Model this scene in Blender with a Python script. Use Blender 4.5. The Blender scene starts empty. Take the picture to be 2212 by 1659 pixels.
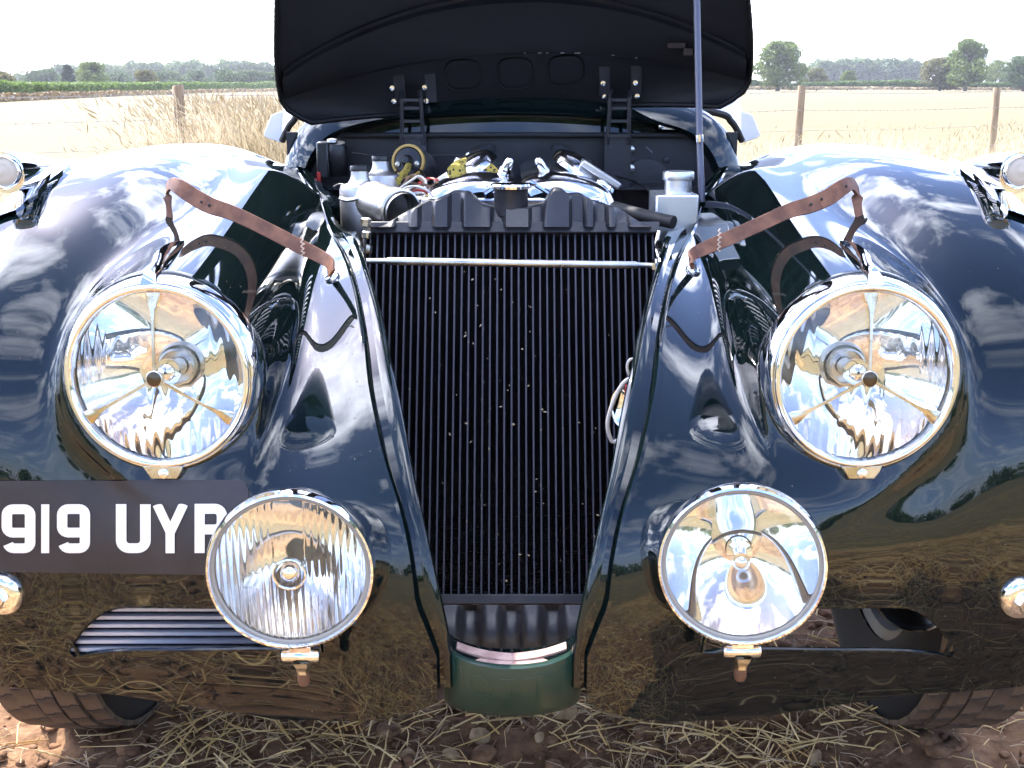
import bpy, bmesh, math, random
import numpy as np
from mathutils import Vector, Matrix

random.seed(7)
RNG = np.random.default_rng(11)
R = math.radians
scene = bpy.context.scene
COL = scene.collection

# ------------------------------------------------------------------ camera
PITCH = math.atan((829 - 185) / 2430.0)
CAM_H = 1.05
FPX = 2430.0
cam_data = bpy.data.cameras.new('camera')
cam_data.lens = 36.0 * FPX / 2212.0
cam_data.sensor_width = 36.0
cam_data.clip_start = 0.02
cam_data.clip_end = 9000.0
cam = bpy.data.objects.new('camera', cam_data)
COL.objects.link(cam)
cam.location = (0, 0, CAM_H)
cam.rotation_euler = (math.pi / 2 - PITCH, 0, 0)
scene.camera = cam

# ------------------------------------------------------------------ sky
SUN_ELEV, SUN_AZ = 50.0, -38.0          # azimuth measured from +Y towards +X
world = bpy.data.worlds.new('World')
scene.world = world
world.use_nodes = True
wn, wl = world.node_tree.nodes, world.node_tree.links
wn.clear()
w_out = wn.new('ShaderNodeOutputWorld')
w_bg = wn.new('ShaderNodeBackground')
w_sky = wn.new('ShaderNodeTexSky')
w_sky.sky_type = 'NISHITA'
w_sky.sun_disc = False
w_sky.sun_elevation = R(SUN_ELEV)
w_sky.sun_rotation = R(SUN_AZ)
w_sky.air_density = 1.0
w_sky.dust_density = 1.5
w_sky.ozone_density = 3.5
w_bg.inputs['Strength'].default_value = 0.15
w_tc = wn.new('ShaderNodeTexCoord')
w_sep = wn.new('ShaderNodeSeparateXYZ')
wl.new(w_tc.outputs['Generated'], w_sep.inputs[0])
# project the direction on to a cloud layer
w_max = wn.new('ShaderNodeMath'); w_max.operation = 'MAXIMUM'; w_max.inputs[1].default_value = 0.05
wl.new(w_sep.outputs['Z'], w_max.inputs[0])
w_dx = wn.new('ShaderNodeMath'); w_dx.operation = 'DIVIDE'
w_dy = wn.new('ShaderNodeMath'); w_dy.operation = 'DIVIDE'
wl.new(w_sep.outputs['X'], w_dx.inputs[0]); wl.new(w_max.outputs[0], w_dx.inputs[1])
wl.new(w_sep.outputs['Y'], w_dy.inputs[0]); wl.new(w_max.outputs[0], w_dy.inputs[1])
w_cmb = wn.new('ShaderNodeCombineXYZ')
wl.new(w_dx.outputs[0], w_cmb.inputs[0]); wl.new(w_dy.outputs[0], w_cmb.inputs[1])
w_n = wn.new('ShaderNodeTexNoise')
w_n.inputs['Scale'].default_value = 1.15
w_n.inputs['Detail'].default_value = 9.0
w_n.inputs['Roughness'].default_value = 0.58
w_n.inputs['Distortion'].default_value = 0.35
wl.new(w_cmb.outputs[0], w_n.inputs['Vector'])
w_ramp = wn.new('ShaderNodeValToRGB')
w_ramp.color_ramp.elements[0].position = 0.48
w_ramp.color_ramp.elements[0].color = (0, 0, 0, 1)
w_ramp.color_ramp.elements[1].position = 0.86
w_ramp.color_ramp.elements[1].color = (1, 1, 1, 1)
wl.new(w_n.outputs['Fac'], w_ramp.inputs[0])
w_mix = wn.new('ShaderNodeMixRGB')
w_mul = wn.new('ShaderNodeMath'); w_mul.operation = 'MULTIPLY'; w_mul.inputs[1].default_value = 0.75
wl.new(w_ramp.outputs[0], w_mul.inputs[0])
wl.new(w_mul.outputs[0], w_mix.inputs[0])
w_tint = wn.new('ShaderNodeMixRGB'); w_tint.blend_type = 'MULTIPLY'; w_tint.inputs[0].default_value = 1.0
w_tint.inputs[2].default_value = (0.95, 0.98, 1.22, 1)
wl.new(w_sky.outputs[0], w_tint.inputs[1])
wl.new(w_tint.outputs[0], w_mix.inputs[1])
# clouds scatter light forwards: brighter towards the sun
w_dot = wn.new('ShaderNodeVectorMath'); w_dot.operation = 'DOT_PRODUCT'
wl.new(w_tc.outputs['Generated'], w_dot.inputs[0])
w_dot.inputs[1].default_value = (math.cos(R(SUN_ELEV)) * math.sin(R(SUN_AZ)), math.cos(R(SUN_ELEV)) * math.cos(R(SUN_AZ)), math.sin(R(SUN_ELEV)))
w_ph = wn.new('ShaderNodeMapRange'); w_ph.interpolation_type = 'SMOOTHERSTEP'
w_ph.inputs['From Min'].default_value = -0.2; w_ph.inputs['From Max'].default_value = 1.0
w_ph.inputs['To Min'].default_value = 1.0; w_ph.inputs['To Max'].default_value = 7.0
wl.new(w_dot.outputs['Value'], w_ph.inputs['Value'])
w_cl = wn.new('ShaderNodeVectorMath'); w_cl.operation = 'SCALE'
w_cl.inputs[0].default_value = (12.0, 12.5, 13.6)
wl.new(w_ph.outputs[0], w_cl.inputs['Scale'])
wl.new(w_cl.outputs[0], w_mix.inputs[2])
wl.new(w_mix.outputs[0], w_bg.inputs['Color'])
wl.new(w_bg.outputs[0], w_out.inputs[0])

# ------------------------------------------------------------------ sun
sun_data = bpy.data.lights.new('sun', 'SUN')
sun_data.energy = 3.9
sun_data.angle = R(0.53)
sun_data.color = (1.0, 0.95, 0.87)
sun = bpy.data.objects.new('sun', sun_data)
COL.objects.link(sun)
SUN_DIR = Vector((math.cos(R(SUN_ELEV)) * math.sin(R(SUN_AZ)), math.cos(R(SUN_ELEV)) * math.cos(R(SUN_AZ)), math.sin(R(SUN_ELEV))))
sun.rotation_euler = SUN_DIR.to_track_quat('Z', 'Y').to_euler()

# ------------------------------------------------------------------ exposure
vs = scene.view_settings
vs.view_transform = 'Standard'
vs.look = 'None'
vs.gamma = 1.0
vs.use_curve_mapping = False
vs.exposure = 1.75
scene.cycles.max_bounces = 9
scene.cycles.transparent_max_bounces = 12
scene.cycles.transmission_bounces = 8
scene.cycles.glossy_bounces = 6
scene.cycles.use_denoising = True
scene.cycles.use_adaptive_sampling = True
scene.cycles.adaptive_threshold = 0.03
scene.cycles.sample_clamp_indirect = 12.0

# ================================================================== helpers
CP, SP = math.cos(PITCH), math.sin(PITCH)


def at(u, v, Y):
    """point at distance Y ahead of the camera that a survey of the photo (2212 x 1659 grid) puts at u, v"""
    dx, dy = (u - 1106) / FPX, (829 - v) / FPX
    t = Y / (CP + dy * SP)
    return Vector((dx * t, Y, CAM_H + t * (-SP + dy * CP)))


def tag(o, label=None, category=None, group=None, kind=None):
    if label: o['label'] = label
    if category: o['category'] = category
    if group: o['group'] = group
    if kind: o['kind'] = kind
    return o


def empty(name, loc=(0, 0, 0), parent=None):
    o = bpy.data.objects.new(name, None)
    o.location = loc
    o.empty_display_size = 0.1
    COL.objects.link(o)
    if parent: o.parent = parent
    return o


def link_mesh(name, me, parent=None, mat=None):
    o = bpy.data.objects.new(name, me)
    COL.objects.link(o)
    if mat is not None and not me.materials: me.materials.append(mat)
    if parent: o.parent = parent
    return o


class MB:
    """collects shapes; build() links them as ONE mesh object"""
    def __init__(s):
        s.v, s.f = [], []

    def add(s, verts, faces):
        b = len(s.v)
        s.v.extend([tuple(p) for p in verts])
        s.f.extend([tuple(i + b for i in f) for f in faces])
        return s

    def box(s, c, size, rot=None):
        hx, hy, hz = [k / 2 for k in size]
        vs_ = [Vector((x, y, z)) for x in (-hx, hx) for y in (-hy, hy) for z in (-hz, hz)]
        if rot is not None: vs_ = [rot @ p for p in vs_]
        c = Vector(c)
        return s.add([p + c for p in vs_], [(0, 1, 3, 2), (4, 6, 7, 5), (0, 4, 5, 1), (2, 3, 7, 6), (0, 2, 6, 4), (1, 5, 7, 3)])

    def tube(s, pts, rad, n=8, closed=False, cap=True):
        pts = [Vector(p) for p in pts]
        m = len(pts)
        if not hasattr(rad, '__len__'): rad = [rad] * m
        up = None
        rings = []
        for i in range(m):
            a = pts[i - 1] if (i > 0 or closed) else pts[i]
            b = pts[(i + 1) % m] if (i < m - 1 or closed) else pts[i]
            d = (b - a).normalized()
            if up is None:
                up = Vector((0, 0, 1)) if abs(d.z) < 0.9 else Vector((1, 0, 0))
            x = d.cross(up).normalized()
            up = x.cross(d).normalized()
            rings.append([pts[i] + (x * math.cos(2 * math.pi * k / n) + up * math.sin(2 * math.pi * k / n)) * rad[i] for k in range(n)])
        vs_ = [p for r in rings for p in r]
        fs = []
        for i in range(m if closed else m - 1):
            j = (i + 1) % m
            for k in range(n):
                fs.append((i * n + k, i * n + (k + 1) % n, j * n + (k + 1) % n, j * n + k))
        if cap and not closed:
            fs.append(tuple(range(n - 1, -1, -1)))
            fs.append(tuple((m - 1) * n + k for k in range(n)))
        return s.add(vs_, fs)

    def lathe(s, prof, frame, n=48, a0=0, a1=2 * math.pi, close_ends=False):
        """prof: (radius, height) along frame's z"""
        full = abs(a1 - a0 - 2 * math.pi) < 1e-6
        m = n if full else n + 1
        vs_, fs = [], []
        for r, h in prof:
            for k in range(m):
                a = a0 + (a1 - a0) * k / n
                vs_.append(frame @ Vector((r * math.cos(a), r * math.sin(a), h)))
        for i in range(len(prof) - 1):
            for k in range(n):
                k2 = (k + 1) % m if full else k + 1
                fs.append((i * m + k, i * m + k2, (i + 1) * m + k2, (i + 1) * m + k))
        if close_ends:
            fs.append(tuple(range(m - 1, -1, -1)))
            fs.append(tuple((len(prof) - 1) * m + k for k in range(m)))
        return s.add(vs_, fs)

    def loft(s, secs, closed=False, cap=False):
        n = len(secs[0])
        vs_ = [p for r in secs for p in r]
        fs = []
        for i in range(len(secs) - 1):
            for k in range(n if closed else n - 1):
                k2 = (k + 1) % n
                fs.append((i * n + k, i * n + k2, (i + 1) * n + k2, (i + 1) * n + k))
        if cap:
            fs.append(tuple(range(n - 1, -1, -1)))
            fs.append(tuple((len(secs) - 1) * n + k for k in range(n)))
        return s.add(vs_, fs)

    def prism(s, poly, y0, y1):
        """polygon in x,z extruded along y"""
        n = len(poly)
        vs_ = [(p[0], y0, p[1]) for p in poly] + [(p[0], y1, p[1]) for p in poly]
        fs = [tuple(range(n)), tuple(range(2 * n - 1, n - 1, -1))]
        for k in range(n):
            k2 = (k + 1) % n
            fs.append((k2, k, n + k, n + k2))
        return s.add(vs_, fs)

    def mesh(s, name, mat=None, smooth=True, angle=40):
        me = bpy.data.meshes.new(name)
        me.from_pydata([tuple(p) for p in s.v], [], s.f)
        me.validate()
        bm = bmesh.new(); bm.from_mesh(me)
        bmesh.ops.recalc_face_normals(bm, faces=bm.faces)
        if smooth:
            lim = R(angle)
            for e in bm.edges:
                e.smooth = not (len(e.link_faces) == 2 and e.calc_face_angle(0) > lim)
            for f in bm.faces: f.smooth = True
        bm.to_mesh(me); bm.free()
        if mat: me.materials.append(mat)
        return me

    def build(s, name, mat, parent=None, smooth=True, angle=40, bevel=0, seg=2):
        o = link_mesh(name, s.mesh(name, mat, smooth, angle), parent)
        if bevel:
            b = o.modifiers.new('bevel', 'BEVEL'); b.width = bevel; b.segments = seg; b.limit_method = 'ANGLE'; b.angle_limit = R(35)
        return o


def frame_z(loc, z, x=(1, 0, 0)):
    z = Vector(z).normalized()
    x = Vector(x)
    y = z.cross(x).normalized()
    x = y.cross(z).normalized()
    M = Matrix((x, y, z)).transposed().to_4x4()
    M.translation = Vector(loc)
    return M


def catmull(pts, n=8, closed=False):
    P = [Vector(p) for p in pts]
    out = []
    m = len(P)
    rng_ = range(m if closed else m - 1)
    for i in rng_:
        p0 = P[i - 1] if (i > 0 or closed) else P[i] * 2 - P[i + 1]
        p1, p2 = P[i], P[(i + 1) % m]
        p3 = P[(i + 2) % m] if (i + 2 < m or closed) else p2 * 2 - p1
        for k in range(n):
            t = k / n
            out.append(0.5 * ((2 * p1) + (p2 - p0) * t + (2 * p0 - 5 * p1 + 4 * p2 - p3) * t * t + (3 * p1 - p0 - 3 * p2 + p3) * t ** 3))
    if not closed: out.append(P[-1])
    return out


# ================================================================== materials
def principled(name, color, rough=0.5, metal=0.0, **kw):
    m = bpy.data.materials.new(name)
    m.use_nodes = True
    b = m.node_tree.nodes['Principled BSDF']
    b.inputs['Base Color'].default_value = (*color, 1)
    b.inputs['Roughness'].default_value = rough
    b.inputs['Metallic'].default_value = metal
    for k, v in kw.items():
        b.inputs[k.replace('_', ' ')].default_value = v
    return m


def nodes(m):
    return m.node_tree.nodes, m.node_tree.links, m.node_tree.nodes['Principled BSDF']


def noise_color(m, c1, c2, scale=8, detail=6, lo=0.35, hi=0.65, rough=None, bump=0, bump_scale=None, coords='Object', stretch=None, bump_dist=0.01):
    n, l, b = nodes(m)
    tc = n.new('ShaderNodeTexCoord')
    src = tc.outputs[coords]
    if stretch:
        mp = n.new('ShaderNodeMapping'); mp.inputs['Scale'].default_value = stretch
        l.new(src, mp.inputs[0]); src = mp.outputs[0]
    t = n.new('ShaderNodeTexNoise'); t.inputs['Scale'].default_value = scale; t.inputs['Detail'].default_value = detail
    l.new(src, t.inputs['Vector'])
    r = n.new('ShaderNodeValToRGB')
    r.color_ramp.elements[0].position = lo; r.color_ramp.elements[0].color = (*c1, 1)
    r.color_ramp.elements[1].position = hi; r.color_ramp.elements[1].color = (*c2, 1)
    l.new(t.outputs['Fac'], r.inputs[0]); l.new(r.outputs[0], b.inputs['Base Color'])
    if rough:
        mr = n.new('ShaderNodeMapRange'); mr.inputs['To Min'].default_value = rough[0]; mr.inputs['To Max'].default_value = rough[1]
        l.new(t.outputs['Fac'], mr.inputs['Value']); l.new(mr.outputs[0], b.inputs['Roughness'])
    if bump:
        t2 = n.new('ShaderNodeTexNoise'); t2.inputs['Scale'].default_value = bump_scale or scale * 4; t2.inputs['Detail'].default_value = 5
        l.new(src, t2.inputs['Vector'])
        bp = n.new('ShaderNodeBump'); bp.inputs['Strength'].default_value = bump; bp.inputs['Distance'].default_value = bump_dist
        l.new(t2.outputs['Fac'], bp.inputs['Height']); l.new(bp.outputs[0], b.inputs['Normal'])
    return m


M = {}
M['paint'] = principled('dark_green_paint', (0.0025, 0.006, 0.006), 0.25, Coat_Weight=1.0, Coat_Roughness=0.012, Coat_IOR=1.56, Specular_IOR_Level=0.0)
def dusty_paint(m):
    n, l, b = nodes(m)
    tc = n.new('ShaderNodeTexCoord')
    t = n.new('ShaderNodeTexNoise'); t.inputs['Scale'].default_value = 5.0; t.inputs['Detail'].default_value = 8
    l.new(tc.outputs['Object'], t.inputs['Vector'])
    mr = n.new('ShaderNodeMapRange'); mr.inputs['From Min'].default_value = 0.35; mr.inputs['From Max'].default_value = 0.75
    mr.inputs['To Min'].default_value = 0.015; mr.inputs['To Max'].default_value = 0.05
    l.new(t.outputs['Fac'], mr.inputs['Value']); l.new(mr.outputs[0], b.inputs['Coat Roughness'])
    v = n.new('ShaderNodeTexVoronoi'); v.inputs['Scale'].default_value = 75.0
    l.new(tc.outputs['Object'], v.inputs['Vector'])
    sp = n.new('ShaderNodeMath'); sp.operation = 'LESS_THAN'; sp.inputs[1].default_value = 0.075
    l.new(v.outputs['Distance'], sp.inputs[0])
    gate = n.new('ShaderNodeTexNoise'); gate.inputs['Scale'].default_value = 16.0
    l.new(tc.outputs['Object'], gate.inputs['Vector'])
    gt = n.new('ShaderNodeMath'); gt.operation = 'GREATER_THAN'; gt.inputs[1].default_value = 0.56
    l.new(gate.outputs['Fac'], gt.inputs[0])
    ml = n.new('ShaderNodeMath'); ml.operation = 'MULTIPLY'
    l.new(sp.outputs[0], ml.inputs[0]); l.new(gt.outputs[0], ml.inputs[1])
    base = n.new('ShaderNodeMixRGB'); base.inputs[1].default_value = b.inputs['Base Color'].default_value
    base.inputs[2].default_value = (0.10, 0.085, 0.065, 1)
    l.new(ml.outputs[0], base.inputs[0]); l.new(base.outputs[0], b.inputs['Base Color'])
    cw = n.new('ShaderNodeMath'); cw.operation = 'SUBTRACT'; cw.inputs[0].default_value = 1.0
    l.new(ml.outputs[0], cw.inputs[1]); l.new(cw.outputs[0], b.inputs['Coat Weight'])
    return m


dusty_paint(M['paint'])
M['inner_paint'] = principled('inner_black_paint', (0.008, 0.008, 0.010), 0.45)
M['green_panel'] = noise_color(principled('green_nose_paint', (0.01, 0.05, 0.03), 0.35, Coat_Weight=0.25, Coat_Roughness=0.1), (0.004, 0.024, 0.015), (0.0065, 0.032, 0.020), 14)
M['black_satin'] = noise_color(principled('black_satin', (0.012, 0.012, 0.015), 0.42), (0.010, 0.010, 0.013), (0.016, 0.016, 0.020), 20, rough=(0.36, 0.5))
M['bonnet_under'] = noise_color(principled('bonnet_underside', (0.003, 0.003, 0.0035), 0.45, Specular_IOR_Level=0.22), (0.0022, 0.002, 0.0024), (0.005, 0.0045, 0.005), 9, rough=(0.35, 0.6))
M['chrome'] = noise_color(principled('chrome', (0.86, 0.86, 0.87), 0.035, 1.0), (0.84, 0.84, 0.85), (0.9, 0.9, 0.9), 30, rough=(0.02, 0.06))
M['mirror'] = principled('silvered_reflector', (0.93, 0.92, 0.90), 0.012, 1.0)
M['brass_chrome'] = noise_color(principled('worn_plating', (0.62, 0.56, 0.44), 0.25, 1.0), (0.50, 0.43, 0.30), (0.72, 0.68, 0.58), 40, rough=(0.15, 0.4))
M['alloy'] = noise_color(principled('cast_alloy', (0.55, 0.54, 0.52), 0.38, 1.0), (0.42, 0.41, 0.40), (0.62, 0.61, 0.60), 18, rough=(0.3, 0.5))
M['polished'] = noise_color(principled('polished_alloy', (0.78, 0.78, 0.80), 0.12, 1.0), (0.72, 0.72, 0.75), (0.84, 0.84, 0.86), 14, rough=(0.08, 0.2))
M['steel'] = noise_color(principled('plain_steel', (0.62, 0.60, 0.56), 0.28, 1.0), (0.5, 0.48, 0.44), (0.7, 0.68, 0.65), 30, rough=(0.2, 0.4))
M['sheet_alloy'] = noise_color(principled('sheet_aluminium', (0.66, 0.66, 0.66), 0.3, 1.0), (0.6, 0.6, 0.6), (0.72, 0.72, 0.72), 12, rough=(0.22, 0.42))
M['rad_tank'] = noise_color(principled('radiator_tank_paint', (0.02, 0.02, 0.024), 0.38), (0.016, 0.016, 0.02), (0.03, 0.03, 0.036), 22, rough=(0.3, 0.5), bump=0.15, bump_scale=160, bump_dist=0.002)
M['rad_tube'] = principled('radiator_tube', (0.032, 0.032, 0.05), 0.5)
M['rad_fin'] = principled('radiator_fin', (0.016, 0.014, 0.016), 0.55)
M['leather'] = noise_color(principled('brown_leather', (0.16, 0.055, 0.03), 0.55), (0.125, 0.045, 0.020), (0.235, 0.098, 0.048), 60, rough=(0.4, 0.65), bump=0.35, bump_scale=420, bump_dist=0.001)
M['stitch'] = principled('stitching_thread', (0.55, 0.42, 0.32), 0.8)
M['rubber'] = principled('black_rubber', (0.012, 0.012, 0.012), 0.65)
M['tyre'] = noise_color(principled('dusty_tyre', (0.10, 0.06, 0.035), 0.85), (0.045, 0.032, 0.022), (0.13, 0.085, 0.05), 14, bump=0.3, bump_scale=220, bump_dist=0.002)
M['tyre_groove'] = principled('tyre_groove', (0.012, 0.010, 0.008), 0.9)
M['plate'] = noise_color(principled('number_plate_black', (0.022, 0.017, 0.018), 0.5), (0.020, 0.015, 0.016), (0.030, 0.023, 0.023), 25, rough=(0.42, 0.6))
M['plate_white'] = principled('number_plate_white', (0.80, 0.74, 0.63), 0.5)
M['felt'] = noise_color(principled('pink_felt', (0.42, 0.27, 0.22), 0.85), (0.36, 0.22, 0.18), (0.5, 0.34, 0.28), 60, bump=0.3, bump_scale=300, bump_dist=0.001)
M['wire_cream'] = principled('cream_cable', (0.6, 0.55, 0.48), 0.4)
M['wire_red'] = principled('red_cable', (0.45, 0.03, 0.02), 0.4)
M['wire_brown'] = principled('brown_cable', (0.14, 0.07, 0.04), 0.5)
M['wire_black'] = principled('black_cable', (0.012, 0.012, 0.012), 0.4)
M['yellow_ring'] = principled('ochre_ring', (0.50, 0.32, 0.08), 0.5)
M['bakelite'] = principled('black_bakelite', (0.01, 0.01, 0.011), 0.3)
M['scratch'] = principled('scratched_paint', (0.010, 0.05, 0.03), 0.5)
M['pad_white'] = principled('perspex_and_sky_sheen', (0.78, 0.80, 0.86), 0.12, Coat_Weight=1.0)  # windscreen: bright sky reflection put into the colour; deflectors: white perspex
M['bulb_tip'] = principled('bulb_shield_dark', (0.10, 0.075, 0.05), 0.25, 0.8)
M['glare_or_dust'] = principled('dust_fleck', (0.42, 0.34, 0.24), 0.9)


def braid_mat():
    m = principled('yellow_braid', (0.55, 0.42, 0.04), 0.7)
    n, l, b = nodes(m)
    tc = n.new('ShaderNodeTexCoord')
    v = n.new('ShaderNodeTexVoronoi'); v.inputs['Scale'].default_value = 150
    l.new(tc.outputs['Object'], v.inputs['Vector'])
    r = n.new('ShaderNodeValToRGB')
    r.color_ramp.elements[0].position = 0.34; r.color_ramp.elements[0].color = (0.015, 0.012, 0.01, 1)
    r.color_ramp.elements[1].position = 0.40; r.color_ramp.elements[1].color = (0.42, 0.32, 0.05, 1)
    l.new(v.outputs['Distance'], r.inputs[0]); l.new(r.outputs[0], b.inputs['Base Color'])
    return m


M['braid'] = braid_mat()


def glass_mat(name, tint=(1, 1, 1), rough=0.0, glare_or_dust=0.06):
    m = bpy.data.materials.new(name)
    m.use_nodes = True
    n, l = m.node_tree.nodes, m.node_tree.links
    n.clear()
    o = n.new('ShaderNodeOutputMaterial')
    g = n.new('ShaderNodeBsdfGlass')
    g.inputs['Color'].default_value = (*tint, 1)
    g.inputs['Roughness'].default_value = rough
    g.inputs['IOR'].default_value = 1.48
    # pale patchy film painted on the glass, standing in for washed-out glare
    d = n.new('ShaderNodeBsdfDiffuse'); d.inputs['Color'].default_value = (0.72, 0.69, 0.62, 1)
    tc = n.new('ShaderNodeTexCoord'); t = n.new('ShaderNodeTexNoise'); t.inputs['Scale'].default_value = 22.0; t.inputs['Detail'].default_value = 6
    l.new(tc.outputs['Object'], t.inputs['Vector'])
    mr = n.new('ShaderNodeMapRange'); mr.inputs['From Min'].default_value = 0.3; mr.inputs['From Max'].default_value = 0.75
    mr.inputs['To Min'].default_value = glare_or_dust * 0.7; mr.inputs['To Max'].default_value = glare_or_dust * 1.5
    l.new(t.outputs['Fac'], mr.inputs['Value'])
    mx = n.new('ShaderNodeMixShader'); l.new(mr.outputs[0], mx.inputs[0])
    l.new(g.outputs[0], mx.inputs[1]); l.new(d.outputs[0], mx.inputs[2])
    l.new(mx.outputs[0], o.inputs[0])
    return m


M['lens'] = glass_mat('lamp_glass', (0.99, 0.985, 0.97), 0.0, 0.03)
M['lens_frost'] = glass_mat('fluted_glass', (0.99, 0.985, 0.97), 0.09, 0.04)
# ================================================================== the car body as a blended volume
def sell(X, Y, Z, c, a, e):
    qx, qy, qz = np.abs(X - c[0]) / a[0] + 1e-6, np.abs(Y - c[1]) / a[1] + 1e-6, np.abs(Z - c[2]) / a[2] + 1e-6
    px_, py_, pz_ = qx ** (e[0] - 1), qy ** (e[1] - 1), qz ** (e[2] - 1)
    s = px_ * qx + py_ * qy + pz_ * qz
    pm = sum(e) / 3.0
    f = s ** (1 / pm)
    g = np.sqrt((e[0] * px_ / a[0]) ** 2 + (e[1] * py_ / a[1]) ** 2 + (e[2] * pz_ / a[2]) ** 2) * f / (s * pm)
    return (f - 1) / np.maximum(g, 0.6 / max(a))


def smin(a, b, k):
    h = np.maximum(k - np.abs(a - b), 0) / k
    return np.minimum(a, b) - h * h * h * k / 6.0


def smax(a, b, k):
    return -smin(-a, -b, k)


LAMP_X, LAMP_Y, LAMP_Z = 0.405, 1.246, 0.728
LAMP_N = Vector((0.03, -1.0, 0.07)).normalized()       # for the lamp at +x (mirrored for -x)


def round_cone(X, Y, Z, a, b, r1, r2):
    bx, by, bz = b[0] - a[0], b[1] - a[1], b[2] - a[2]
    L2 = bx * bx + by * by + bz * bz
    t = ((X - a[0]) * bx + (Y - a[1]) * by + (Z - a[2]) * bz) / L2
    t = np.clip(t, -0.3, 1)
    d = np.sqrt((X - a[0] - t * bx) ** 2 + (Y - a[1] - t * by) ** 2 + (Z - a[2] - t * bz) ** 2)
    return d - (r1 + (r2 - r1) * np.clip(t, 0, 1) ** 1.3)


def body_d(X, Y, Z):
    X = np.abs(X)
    wing = sell(X, Y, Z, (0.60, 1.96, 0.50), (0.21, 0.715, 0.45), (2.8, 3.0, 2.5))
    nose = sell(X, Y, Z, (0.0, 2.40, 0.42), (0.425, 1.275, 0.495), (3.2, 2.5, 2.5))
    Za = np.where(Z < 0.50, 0.50 - (0.50 - Z) * 0.42, Z)
    apron = sell(X, Y, Za, (0.0, 2.20, 0.50), (0.93, 1.02, 0.27), (2.7, 2.7, 2.6))
    saddle = sell(X, Y, Z, (0.2, 2.6, 0.55), (0.42, 0.75, 0.335), (4.0, 2.6, 3.0))
    d = smin(wing, nose, 0.16)
    d = smin(d, saddle, 0.16)
    d = smin(d, apron, 0.12)
    pod = round_cone(X, Y, Z, (LAMP_X, LAMP_Y + 0.03, LAMP_Z), (0.43, 1.95, 0.800), 0.116, 0.112)
    pl = (X - LAMP_X) * LAMP_N.x + (Y - (LAMP_Y + 0.022)) * LAMP_N.y + (Z - LAMP_Z) * LAMP_N.z
    pod = smax(pod, pl, 0.01)
    d = smin(d, pod, 0.085)
    return d


def body_grad(P):
    e = 1e-4
    X, Y, Z = P[:, 0], P[:, 1], P[:, 2]
    g = np.stack([body_d(X + e, Y, Z) - body_d(X - e, Y, Z), body_d(X, Y + e, Z) - body_d(X, Y - e, Z), body_d(X, Y, Z + e) - body_d(X, Y, Z - e)], 1)
    return g / (2 * e)


def surface_nets(fn, xs, ys, zs):
    Xg, Yg, Zg = np.meshgrid(xs, ys, zs, indexing='ij')
    D = fn(Xg, Yg, Zg).astype(np.float32)
    S = D < 0
    nx, ny, nz = D.shape
    acc = np.zeros((nx - 1, ny - 1, nz - 1, 3), np.float32)
    cnt = np.zeros((nx - 1, ny - 1, nz - 1), np.int16)
    ax_pts = (xs, ys, zs)
    quads = []
    crossings = []
    for ax in range(3):
        sl0 = [slice(None)] * 3; sl1 = [slice(None)] * 3
        sl0[ax] = slice(0, -1); sl1[ax] = slice(1, None)
        A, B = D[tuple(sl0)], D[tuple(sl1)]
        idx = np.argwhere(S[tuple(sl0)] != S[tuple(sl1)])
        a, b = A[tuple(idx.T)], B[tuple(idx.T)]
        t = a / (a - b)
        P = np.stack([ax_pts[k][idx[:, k]] for k in range(3)], 1).astype(np.float64)
        P[:, ax] += t * (ax_pts[ax][idx[:, ax] + 1] - ax_pts[ax][idx[:, ax]])
        o1, o2 = [k for k in range(3) if k != ax]
        for da in (0, -1):
            for db in (0, -1):
                c = idx.copy(); c[:, o1] += da; c[:, o2] += db
                ok = (c >= 0).all(1) & (c[:, 0] < nx - 1) & (c[:, 1] < ny - 1) & (c[:, 2] < nz - 1)
                np.add.at(acc, tuple(c[ok].T), P[ok]); np.add.at(cnt, tuple(c[ok].T), 1)
        crossings.append((ax, idx, a < 0))
    cell = np.argwhere(cnt > 0)
    vid = -np.ones(cnt.shape, np.int64)
    vid[tuple(cell.T)] = np.arange(len(cell))
    V = acc[tuple(cell.T)] / cnt[tuple(cell.T)][:, None]
    for ax, idx, inside in crossings:
        o1, o2 = [(1, 2), (2, 0), (0, 1)][ax]
        ok = (idx[:, o1] > 0) & (idx[:, o2] > 0) & (idx[:, o1] < D.shape[o1] - 1) & (idx[:, o2] < D.shape[o2] - 1)
        i, ins = idx[ok], inside[ok]
        q = []
        for da, db in ((0, 0), (-1, 0), (-1, -1), (0, -1)):
            c = i.copy(); c[:, o1] += da; c[:, o2] += db
            q.append(vid[tuple(c.T)])
        q = np.stack(q, 1)
        q[~ins] = q[~ins][:, ::-1]
        quads.append(q)
    return V.astype(np.float64), np.concatenate(quads)


def clip_mesh(V, faces, g):
    """keep the side g > 0 of the faces (list of tuples); returns new V, faces"""
    V = list(map(tuple, V)); out = []; cut = {}
    for f in faces:
        k = [g[i] > 0 for i in f]
        if all(k): out.append(tuple(f)); continue
        if not any(k): continue
        poly = []
        n = len(f)
        for a in range(n):
            i, j = f[a], f[(a + 1) % n]
            if g[i] > 0: poly.append(i)
            if (g[i] > 0) != (g[j] > 0):
                key = (min(i, j), max(i, j))
                if key not in cut:
                    t = g[i] / (g[i] - g[j])
                    cut[key] = len(V)
                    V.append(tuple(V[i][c] + t * (V[j][c] - V[i][c]) for c in range(3)))
                poly.append(cut[key])
        if len(poly) >= 3: out.append(tuple(poly))
    V = np.array(V)
    used = sorted({i for f in out for i in f})
    m = {o: n for n, o in enumerate(used)}
    return V[used], [tuple(m[i] for i in f) for f in out]


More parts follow.
